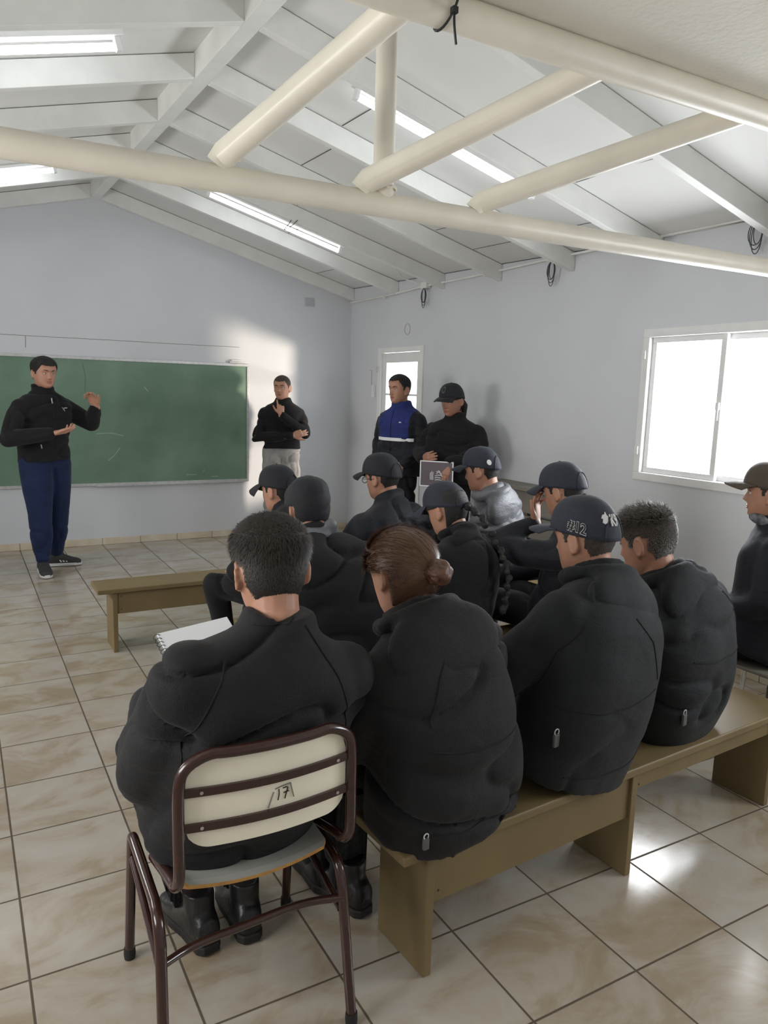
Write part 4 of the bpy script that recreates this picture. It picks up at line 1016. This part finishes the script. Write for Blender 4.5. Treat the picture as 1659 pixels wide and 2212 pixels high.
# ---- second row ----------------------------------------------------------------
root, HM, P, Tn, coat = seated('person in black knit beanie and dark coat, behind the greying man on the chair', (1.30, 2.66), (1.265, 2.86, 1.01), math.radians(6), 0.375, hd=(-0.10, -0.15, 0.0), coat=M_blk, seed=14, sc=1.08, bulge=0.07, wide=(0.20, 0.215, 0.19), vox=0.007, hood=False)
kb = lambda p, z: z > (0.025 if p < 1.2 else (0.012 if p < 1.9 else -0.045))
ho = clean(link_mesh('hair', *shell(HM, hairline(), 0.004, -0.004, ZH, PHI), M_hair, root, True))
bn = blob('beanie', [shell(HM, kb, 0.017, -0.002, ZH, PHI), ball(HM @ Vector((0, -0.025, 0.075)), 0.083, 0.095, 0.068)], M_cap, root, 0.006, 4, 0.006, 4, (9, 9, 14))
sc_ = [HM @ Vector((0.088 * math.cos(a), -0.03 + 0.092 * math.sin(a), -0.090 + 0.012 * math.sin(a))) for a in [2 * PI * k / 24 for k in range(24)]]
blob('scarf', [tube(sc_, 0.027, 12, closed=True), ball(HM @ Vector((0.045, -0.125, -0.075)), 0.03, 0.02, 0.035)], M_shiny, root, 0.008, 3, 0.012, 9, (16, 16, 30))
# woman with a long braid
root, HM, P, Tn, coat = seated('person with long dark braid down the back and navy cap, in the second row', (1.92, 2.70), (1.945, 2.82, 0.975), math.radians(14), 0.375, hd=(0.10, -0.30, 0.0), coat=M_blk, seed=17, sc=0.95, bulge=0.055, wide=(0.19, 0.19, 0.16), vox=0.007, hood=True, hoodsc=0.85)
clean(link_mesh('hair', *shell(HM, lambda p, z: (z > 0.07) if p < 0.9 else ((z > 0.015) if p < 1.9 else z > -0.08), 0.010, -0.004, ZH, PHI), M_hair, root, True))
cap(root, HM, M_cap_n, 1.03, brim=0.075, droop=0.35)
bq = [HM @ Vector((0.0, -0.12, 0.0)), HM @ Vector((0.03, -0.17, -0.07)), P(0.9) + Vector((0.06, -0.17, 0.0)), P(0.7) + Vector((0.08, -0.185, 0)), P(0.45) + Vector((0.09, -0.18, 0)), P(0.22) + Vector((0.10, -0.165, 0))]
bs_ = smooth_path(bq, 3); pr = []
for k in range(19):
    u = k / 18 * (len(bs_) - 1); i = min(int(u), len(bs_) - 2); c = bs_[i].lerp(bs_[i + 1], u - i)
    pr.append(ball(c + Vector((0.007 * (-1) ** k, 0, 0)), 0.022 * (1 - 0.35 * k / 18), 0.017, 0.020, Matrix.Rotation(0.6 * (-1) ** k, 3, 'Y')))
blob('braid', pr, M_hair, root, 0.006, 1, 0.003, 2, (50, 50, 50))
# man covering his face with his hand
root, HM, P, Tn, coat = seated('person in navy cap resting the face in one hand with elbow raised', (2.50, 2.66), (2.43, 2.58, 1.075), math.radians(22), 0.375, hd=(-0.06, -0.22, 0.0), coat=M_navyc, seed=20, sc=1.02, bulge=0.05, wide=(0.195, 0.205, 0.18), vox=0.0055, hood=False, collar=0.04, elbows=[(-0.31, 0.22, 0.42), (0.26, 0.12, 0.26)], wrists=lambda H: [H @ Vector((-0.055, 0.135, -0.135)), (0.08, 0.36, 0.2)], handspec=lambda H: {0: dict(d=H.to_3x3() @ Vector((0.25, -0.02, 1.0)), nrm=H.to_3x3() @ Vector((0.15, -1, 0)), side=-1, curl=(0.2, 0.2, 0.25, 0.3), thumb=0.1)}, hscale=1.0)
short_hair(root, HM, M_hair, n=1500, ln=0.007, thick=0.003, side=0.0015, up=0.2)
co, info = cap(root, HM, M_cap_n, 1.05, brim=0.072)
# ---- third row --------------------------------------------------------------------
root, HM, P, Tn, coat = seated('person in plain black cap and black coat, leftmost of the third row', (1.50, 3.42), (1.470, 3.70, 0.975), math.radians(24), 0.375, hd=(0.10, -0.12, 0.0), coat=M_blk, seed=23, sc=1.0, bulge=0.07, wide=(0.195, 0.205, 0.18), hood=False, collar=0.05, knees=[(-0.22, 0.42, 0.12), (0.12, 0.46, 0.115)])
short_hair(root, HM, M_hair_g, n=1200, ln=0.007, thick=0.003, side=0.002, up=0.2)
cap(root, HM, M_cap, 1.04, brim=0.075, droop=0.4)
root, HM, P, Tn, coat = seated('person in black cap and glasses with a big navy coat, middle of the third row', (2.02, 3.46), (1.985, 3.50, 1.045), math.radians(14), 0.375, hd=(0.17, -0.12, 0.0), coat=M_navyc, seed=26, sc=1.12, bulge=0.055, wide=(0.20, 0.22, 0.205), hood=False, collar=0.055, armr=1.1)
short_hair(root, HM, M_hair_g, n=1200, ln=0.007, thick=0.003, side=0.002, up=0.2)
co, info = cap(root, HM, M_cap, 1.06, brim=0.072)
g = []
for s in (-1, 1):
    g.append(tube([HM @ Vector((s * 0.033 + 0.022 * math.cos(a), 0.094, -0.004 + 0.016 * math.sin(a))) for a in [2 * PI * k / 16 for k in range(16)]], 0.0018, 6, closed=True))
    g.append(tube([HM @ Vector((s * 0.056, 0.093, 0.002)), HM @ Vector((s * 0.080, 0.05, 0.004)), HM @ Vector((s * 0.083, -0.02, 0.0))], 0.0016, 6))
g.append(tube([HM @ Vector((-0.011, 0.096, 0.0)), HM @ Vector((0.011, 0.096, 0.0))], 0.0016, 6))
link_mesh('glasses', *merge(*g), M_black, root, True)
root, HM, P, Tn, coat = seated('person in grey cap and shiny grey rain jacket, right end of the third row', (2.60, 3.36), (2.50, 3.30, 1.095), math.radians(20), 0.375, hd=(0.19, -0.15, 0.0), coat=M_shiny, seed=29, sc=0.98, bulge=0.05, wide=(0.19, 0.20, 0.17), hood=True, hoodsc=0.95, amp=0.028)
short_hair(root, HM, M_hair, n=1500, ln=0.007, thick=0.003, side=0.0015, up=0.2)
co, info = cap(root, HM, M_cap_n, 1.0, brim=0.07)
patch(co, info, [(0.012 * math.cos(a), 0.010 * math.sin(a)) for a in [2 * PI * k / 12 for k in range(12)]], 2.3, 0.2, M_refl, 'badge')
# ---- right edge: tablet-arm chair and its sitter ------------------------------------
tc_ = empty('tablet_chair', (3.05, 1.94, 0), 'chrome tube chair with wooden writing tablet at the right edge', 'chair')
bevel(link_mesh('seat', *box(-0.21, 0.21, -0.2, 0.2, 0.385, 0.40), M_slat, tc_), 0.006)
for (x, y) in ((-0.2, -0.19), (0.2, -0.19), (-0.2, 0.19), (0.2, 0.19)):
    shade(link_mesh('leg', *tube(smooth_path([(x * 0.55, y, 0.375), (x * 0.95, y, 0.372), (x * 1.02, y, 0.33), (x * 1.1, y * 1.1, 0.0)], 2), 0.011, 12), M_chrome, tc_))
shade(link_mesh('arm_tube', *tube(smooth_path([(0.22, -0.1, 0.37), (0.27, -0.15, 0.40), (0.27, -0.19, 0.56), (0.25, -0.19, 0.602)], 2), 0.010, 12), M_chrome, tc_))
shade(link_mesh('back_frame', *tube(smooth_path([(-0.18, -0.19, 0.375), (-0.18, -0.24, 0.5), (-0.17, -0.26, 0.78), (0.17, -0.26, 0.78), (0.18, -0.24, 0.5), (0.18, -0.19, 0.375)], 2), 0.010, 12), M_chrome, tc_))
bevel(link_mesh('backrest', *box(-0.16, 0.16, -0.262, -0.25, 0.58, 0.76), M_slat, tc_), 0.006)
tb = [(-0.10, -0.16), (-0.04, -0.215), (0.20, -0.25), (0.34, -0.22), (0.34, -0.12), (0.20, -0.15)]
V = [(x, y, z) for z in (0.602, 0.618) for x, y in tb]; n = len(tb)
bevel(link_mesh('writing_tablet', V, [tuple(range(n - 1, -1, -1)), tuple(range(n, 2 * n))] + [(i, (i + 1) % n, n + (i + 1) % n, n + i) for i in range(n)], M_ply, tc_), 0.003)
root, HM, P, Tn, coat = seated('person in brown cap and patterned neck gaiter, seen in profile at the right edge', (3.03, 1.93), (3.075, 1.985, 1.115), math.radians(28), 0.402, hd=(0.02, 0.03, 0.0), coat=M_navyc, seed=32, sc=1.0, bulge=0.04, wide=(0.20, 0.205, 0.18), hood=False, collar=0.03, vox=0.005, eyes_=True, elbows=[(-0.225, -0.03, 0.29), (0.24, 0.0, 0.27)], dep=(0.175, 0.165), wrists=[(-0.05, 0.13, 0.19), (0.10, 0.15, 0.2)], skin=M_skin)
short_hair(root, HM, M_hair_f, n=1500, ln=0.007, thick=0.003, side=0.0015, up=0.2)
co, info = cap(root, HM, M_cap_br, 1.05, brim=0.078, droop=0.15)
sc_ = [HM @ Vector((0.066 * math.cos(a), -0.025 + 0.075 * math.sin(a), -0.125 + 0.022 * math.sin(a))) for a in [2 * PI * k / 24 for k in range(24)]]
blob('neck_gaiter', [tube(sc_, 0.024, 12, closed=True)], M_gait, root, 0.007, 3, 0.006, 9, (16, 16, 30))

# =================================================================== standing people
def standing(label, feet, z_head, yaw, hd, coat, trousers, elbows, wrists, hands, seed=1, skin=M_skin, wide=(0.175, 0.20, 0.185), hip=0.93, ankles=((-0.11, 0.0, 0.085), (0.11, 0.0, 0.085)), toes=(0.25, -0.25), hairspec=None, hem=-0.03, head_off=(0, 0.03), armr=0.9, dep=(0.125, 0.125), vox=0.0045, shoe=(M_boot, 'boot', False), leg=(0.092, 0.068, 0.05), fat=1.0, open_=0.0, amp=0.010, hood=False, zc=None):
    root = empty('person', (feet[0], feet[1], 0), label, 'person', rz=yaw)
    hc = Vector((head_off[0], head_off[1], z_head)); HM = headM(hc, hd[0], hd[1], hd[2], 1.0)
    nb = HM @ Vector((0, -0.035, -0.108)); nb.z -= 0.025
    hipc = Vector((0, 0, hip + 0.03)); X = Vector((1, 0, 0))
    secs, P, Tn = torso_secs(hipc, nb, X, None, 1.0, 0.012, wide[0], wide[1], dep[0], dep[1], hem, wide[2])
    sh = P(0.86); shl = [sh + X * (s * wide[2] * 0.90) - Tn(.86) * 0.06 for s in (-1, 1)]
    cp = [loft(secs), tube([nb - Tn(1) * 0.03, nb + Tn(1) * 0.045], [0.078, 0.07], 24)]
    r1, r2, r3 = 0.074 * armr, 0.062 * armr, 0.046 * armr
    for i in (0, 1):
        e = Vector(elbows[i]); w = Vector(wrists[i]); s = shl[i]
        cp.append(limb([(s, r1), ((s + e) / 2, (r1 + r2) / 2 * 1.03), (e, r2), ((e + w) / 2, (r2 + r3) / 2 * 1.05), (w - (w - e).normalized() * 0.02, r3)]))
    co = blob('jacket', cp, coat, root, 0.010, 5, amp, seed)
    tp = [ball((0, 0.0, hip), 0.17, 0.125, 0.12)]
    bp = [head_mesh(HM, fat=fat)] + ear_prims(HM)
    bp.append(limb([(HM @ Vector((0, -0.025, -0.05)), 0.054), (HM @ Vector((0, -0.03, -0.12)), 0.054), (nb, 0.058), (nb - Tn(1) * 0.05, 0.062)]))
    for i, s in ((0, -1), (1, 1)):
        a = Vector(ankles[i]); h_ = Vector((s * 0.085, 0, hip - 0.03)); k = h_.lerp(a, 0.5) + Vector((s * 0.005, 0.02, 0))
        tp.append(limb([(h_, leg[0]), (h_.lerp(k, .5), leg[0] * .93), (k, leg[1] * 1.04), (k.lerp(a, .45), leg[1]), (a + Vector((0, 0, 0.05)), leg[2])]))
        e = Vector(elbows[i]); w = Vector(wrists[i])
        bp.append(limb([(P(0.8), 0.05), (shl[i], 0.045), (e, 0.034), (w, 0.026)])); bp.append(limb([(P(0.05), 0.07), (h_, 0.06), (k, 0.042), (a, 0.024)]))
        if hands[i]: bp += hand(w, **hands[i])
        o, T = boot(root, a, toes[i], 0.0, shoe[0], shoe[1], shoe[2])
        if shoe[2]:
            for q in range(3):
                for sx in (-1, 1):
                    link_mesh('stripe', [T @ Vector((sx * 0.0475, 0.03 + 0.022 * q, -0.045)), T @ Vector((sx * 0.0475, 0.042 + 0.022 * q, -0.045)), T @ Vector((sx * 0.036, 0.022 + 0.022 * q, -0.006)), T @ Vector((sx * 0.036, 0.012 + 0.022 * q, -0.006)), T @ Vector((sx * 0.040, 0.03 + 0.022 * q, -0.045)), T @ Vector((sx * 0.040, 0.042 + 0.022 * q, -0.045)), T @ Vector((sx * 0.030, 0.022 + 0.022 * q, -0.006)), T @ Vector((sx * 0.030, 0.012 + 0.022 * q, -0.006))], [(0, 1, 2, 3), (7, 6, 5, 4), (0, 4, 5, 1), (1, 5, 6, 2), (2, 6, 7, 3), (3, 7, 4, 0)], M_sole, o)
            for q in range(4):
                y = 0.055 + 0.017 * q; z = 0.022 - 0.014 * q
                link_mesh('lace', *tube([T @ Vector((-0.022, y, z - 0.004)), T @ Vector((0, y + 0.003, z + 0.003)), T @ Vector((0.022, y, z - 0.004))], 0.0022, 6), M_black, o)
    bp.append(limb([(P(0.05), 0.09), (P(0.4), 0.085), (P(0.8), 0.09), (P(0.97), 0.06)]))
    tr_ = blob('trousers', tp, trousers, root, 0.010, 4, 0.012, seed + 1, (7, 7, 9))
    body = blob('body', bp, skin, root, vox, 1)
    eyes(HM, body); lips(HM, body, open_)
    return root, HM, P, Tn, co, body, tr_
def torso_pt(root, secs=None): pass
def surf(o, origin, d):
    """first hit on object o (object-local coordinates) from origin along d"""
    dg = bpy.context.evaluated_depsgraph_get()
    hit, loc, nrm, idx = o.ray_cast(Vector(origin), Vector(d).normalized())
    return loc if hit else Vector(origin)
def on_front(o, pts, r, m, name, parent, y=0.5, lift=0.001, d=(0, -1, 0), n=6):
    q = [ray_on(o, (x, y, z), d)[0] for x, z in pts]; q = [v + Vector((0, lift, 0)) for v in q if v is not None and v.y > 0.06]
    return link_mesh(name, *tube(q, r, n), m, parent, True)

M_pull = mat('grey_zip_pull', (0.42, 0.42, 0.42), 0.4)
M_seam = mat('zip_tape', (0.006, 0.006, 0.007), 0.8)
# instructor: faces the audience (camera right), hands gesturing
AY = math.radians(-150)
root, HM, P, Tn, co, body, tr_ = standing('person in black fleece and navy sweatpants gesturing with both hands before the chalkboard', (0.60, 6.50), 1.575, AY, (-0.14, -0.02, 0.0), M_blk, M_pant_n,
    elbows=[(-0.385, 0.08, 1.18), (0.36, 0.08, 1.08)], wrists=[(-0.285, 0.27, 1.325), (0.17, 0.34, 1.13)],
    hands=[dict(d=(0.5, 0.05, 0.85), nrm=(0.75, 0.35, -0.45), side=1, curl=(0.45, 0.5, 0.55, 0.65), thumb=0.3, sc=1.08), dict(d=(-0.8, 0.35, 0.12), nrm=(-0.1, 0.1, 0.95), side=1, curl=(0.25, 0.35, 0.45, 0.5), thumb=0.45, sc=1.08)],
    seed=41, wide=(0.20, 0.225, 0.21), armr=1.08, hip=0.90, ankles=((-0.115, -0.07, 0.085), (0.115, 0.08, 0.085)), toes=(0.95, -0.45), shoe=(mat('dark_shoe_mesh', (0.03, 0.03, 0.032), 0.7), 'sneaker', True), leg=(0.125, 0.088, 0.062), fat=1.12, dep=(0.155, 0.15), open_=0.003, hem=-0.05, skin=M_skin)
short_hair(root, HM, M_hair, n=2500, ln=0.012, thick=0.014, side=0.004, up=0.2, jit=0.3, front=0.058, fat=1.12)
on_front(co, [(0.0, z) for z in np.linspace(1.40, 0.87, 24)], 0.0022, M_seam, 'zip', co)
on_front(co, [(0.0, 1.385), (0.002, 1.37), (0.004, 1.345)], 0.005, M_pull, 'zip_pull', co, lift=0.004)
on_front(co, [(-0.085, 1.315), (-0.09, 1.30), (-0.098, 1.285)], 0.0035, M_pull, 'zip_pull', co, lift=0.002)
on_front(co, [(0.115, 1.03), (0.115, 1.0)], 0.0045, M_pull, 'zip_pull', co, lift=0.003)
on_front(co, [(-0.102, 1.308), (-0.115, 1.309), (-0.132, 1.310)], 0.0045, M_badge, 'chest_logo', co, lift=0.0)
# man with his finger to his lips
root, HM, P, Tn, co, body, tr_ = standing('person in black track jacket and grey sweatpants with a finger to the lips', (2.80, 6.98), 1.52, math.radians(160), (-0.38, 0.02, 0.0), M_blk, M_pant_g,
    elbows=[(-0.23, 0.12, 1.08), (0.245, 0.08, 1.03)], wrists=[(0.015, 0.235, 1.265), (-0.10, 0.20, 1.065)],
    hands=[dict(d=(0.06, -0.22, 1.0), nrm=(0.35, -0.9, -0.1), side=1, curl=(0.02, 0.9, 1.0, 1.05), thumb=0.35, sc=0.95, spread=0.04), dict(d=(-0.85, -0.05, 0.3), nrm=(-0.1, -1, 0), side=-1, curl=(0.3, 0.3, 0.3, 0.3), thumb=0.1)],
    seed=45, wide=(0.185, 0.205, 0.19), hip=0.93, leg=(0.105, 0.08, 0.06), dep=(0.13, 0.13), hem=-0.04, skin=M_skin)
short_hair(root, HM, M_hair_f, n=2500, ln=0.006, thick=0.004, side=0.0015, up=0.2, jit=0.5, front=0.060)
on_front(co, [(0.0, z) for z in np.linspace(1.36, 1.28, 6)], 0.002, M_seam, 'zip', co)
# man in the blue and black jacket by the door
M_bb = M_navyc
root, HM, P, Tn, co, body, tr_ = standing('person bareheaded in blue and black jacket with reflective stripe, in front of the door', (3.235, 5.42), 1.53, math.radians(112), (-0.10, 0.02, 0.0), M_bb, M_pant_b,
    elbows=[(-0.24, -0.02, 1.10), (0.24, -0.02, 1.10)], wrists=[(-0.14, 0.14, 0.93), (0.14, 0.12, 0.93)],
    hands=[dict(d=(0.6, 0.3, -0.5), nrm=(0.3, -0.9, 0), side=1), dict(d=(-0.6, 0.3, -0.5), nrm=(-0.3, -0.9, 0), side=-1)],
    seed=48, wide=(0.20, 0.205, 0.185), hip=0.92, hem=-0.13, armr=1.0, dep=(0.15, 0.135))
short_hair(root, HM, M_hair, n=2500, ln=0.012, thick=0.010, side=0.003, up=0.25, jit=0.3, front=0.070)
# recolour the chest panel of the jacket: blue from the stripe up, except the outer sleeves
def recolour(o, m, test):
    o.data.materials.append(m); n = len(o.data.materials) - 1; vs = o.data.vertices
    mi = [n if test(p.center) else 0 for p in o.data.polygons]; o.data.polygons.foreach_set('material_index', mi)
recolour(co, M_blue, lambda c: (c.z > 1.135 and abs(c.x) < 0.155 and c.y > -0.06) or (c.z > 1.36))
ring = []
for k in range(26):
    x = -0.185 + 0.34 * k / 25; q = surf(co, (x, 0.6, 1.125), (0, -1, 0)); ring.append(q)
V = []; F = []
for q in ring: V += [q + Vector((0, 0.004, 0.013)), q + Vector((0, 0.004, -0.013)), q + Vector((0, -0.01, -0.013)), q + Vector((0, -0.01, 0.013))]
for i in range(len(ring) - 1):
    for k in range(4): F.append((4 * i + k, 4 * i + (k + 1) % 4, 4 * i + 4 + (k + 1) % 4, 4 * i + 4 + k))
F += [(0, 1, 2, 3), (len(V) - 1, len(V) - 2, len(V) - 3, len(V) - 4)]
link_mesh('reflective_stripe', V, F, M_refl, co)
on_front(co, [(0.0, z) for z in np.linspace(1.38, 0.9, 20)], 0.0022, M_seam, 'zip', co)
on_front(co, [(-0.095, 1.265), (-0.075, 1.266)], 0.006, M_badge, 'chest_logo', co, lift=0.0)
# person in the cap holding a framed print
root, HM, P, Tn, co, body, tr_ = standing('person in black cap and long black parka holding a framed print', (3.37, 4.85), 1.455, math.radians(118), (-0.16, -0.16, 0.0), M_blk, M_pant_b,
    elbows=[(-0.27, 0.02, 1.04), (0.27, 0.02, 1.04)], wrists=[(-0.09, 0.22, 0.99), (0.14, 0.20, 1.0)],
    hands=[dict(d=(0.15, 0.30, -0.95), nrm=(0.0, -1, -0.2), side=-1, curl=(0.2, 0.2, 0.22, 0.25), thumb=0.5), dict(d=(-0.5, 0.3, 0.2), nrm=(-0.2, -1, 0.0), side=-1, curl=(0.3, 0.3, 0.35, 0.4), thumb=0.1)],
    seed=51, wide=(0.225, 0.235, 0.205), hip=0.88, hem=-0.10, armr=1.12, skin=M_skin_d, dep=(0.16, 0.15))
clean(link_mesh('hair', *shell(HM, lambda p, z: (z > 0.07) if p < 0.9 else ((z > 0.015) if p < 1.9 else z > -0.08), 0.008, -0.004, ZH, PHI), M_hair, root, True))
blob('ponytail', [limb([(HM @ Vector((0, -0.10, 0.0)), 0.03), (HM @ Vector((0, -0.14, -0.06)), 0.038), (HM @ Vector((0, -0.13, -0.14)), 0.028)])], M_hair, root, 0.006, 2, 0.005, 2, (40, 40, 14))
cp_, info = cap(root, HM, M_cap, 1.05, brim=0.078, droop=0.2)
patch(cp_, info, [(0.022 * math.cos(a), 0.024 * math.sin(a)) for a in [2 * PI * k / 20 for k in range(20)]], 0.0, 0.42, mat('dark_crest', (0.06, 0.062, 0.068), 0.6), 'crest', 1.02)
patch(cp_, info, [(0.008 * math.cos(a), 0.010 * math.sin(a)) for a in [2 * PI * k / 12 for k in range(12)]], -1.6, 0.10, mat('grey_patch', (0.25, 0.25, 0.26), 0.6), 'side_badge', 1.02)
# framed print in the hand
fp = empty('framed_print', (0, 0, 0), 'white framed print with a white hand emblem on mauve, held at waist height', 'picture')
ya = math.radians(132)
fp.location = Matrix.Translation((3.37, 4.85, 0)) @ Matrix.Rotation(math.radians(118), 4, 'Z') @ Vector((-0.015, 0.262, 0.905)); fp.rotation_euler = (0.0, 0.0, ya)
fw_, fh_ = 0.13, 0.098
bevel(link_mesh('frame', *merge(box(-fw_, fw_, -0.006, 0.008, fh_ - 0.008, fh_), box(-fw_, fw_, -0.006, 0.008, -fh_, -fh_ + 0.008), box(-fw_, -fw_ + 0.008, -0.006, 0.008, -fh_ + 0.008, fh_ - 0.008), box(fw_ - 0.008, fw_, -0.006, 0.008, -fh_ + 0.008, fh_ - 0.008)), M_refl, fp), 0.001)
link_mesh('print', *box(-fw_ + 0.008, fw_ - 0.008, -0.005, 0.003, -fh_ + 0.008, fh_ - 0.008), M_frame_in, fp)
for k, (x0_, z0_, x1_, z1_) in enumerate(((0.045, -0.045, 0.045, 0.01), (0.035, -0.045, 0.035, 0.02), (0.025, -0.045, 0.025, 0.015), (0.01, -0.045, -0.04, -0.045), (0.012, -0.03, -0.035, -0.028), (0.01, -0.015, -0.045, -0.008), (0.0, 0.02, -0.04, 0.005), (0.0, 0.0, -0.03, 0.022), (-0.015, 0.03, -0.045, -0.015))):
    link_mesh('emblem_stroke', *tube([(x0_, 0.0035, z0_), ((x0_ + x1_) / 2 + 0.003, 0.0035, (z0_ + z1_) / 2 + 0.004), (x1_, 0.0035, z1_)], 0.0035, 6), M_badge, fp)

# =================================================================== things in the hands and on belts
nb_ = empty('spiral_notebook', (0.56, 2.0, 0.765), 'open white spiral notebook held up by the man on the school chair', 'notebook')
nb_.rotation_euler = (math.radians(30), math.radians(-4), math.radians(8))
bevel(link_mesh('pages', *box(-0.085, 0.13, -0.14, 0.10, -0.004, 0.004), M_paper, nb_), 0.001)
link_mesh('cover', *box(-0.088, 0.132, -0.142, 0.102, -0.007, -0.0045), M_grey_lam, nb_)
for k in range(17):
    y = -0.13 + 0.0138 * k
    link_mesh('spiral_ring', *tube([(-0.088 + 0.010 * math.cos(a), y + 0.002 * math.sin(a), 0.009 * math.sin(a)) for a in [2 * PI * j / 12 for j in range(12)]], 0.0011, 5, closed=True), M_wire, nb_)
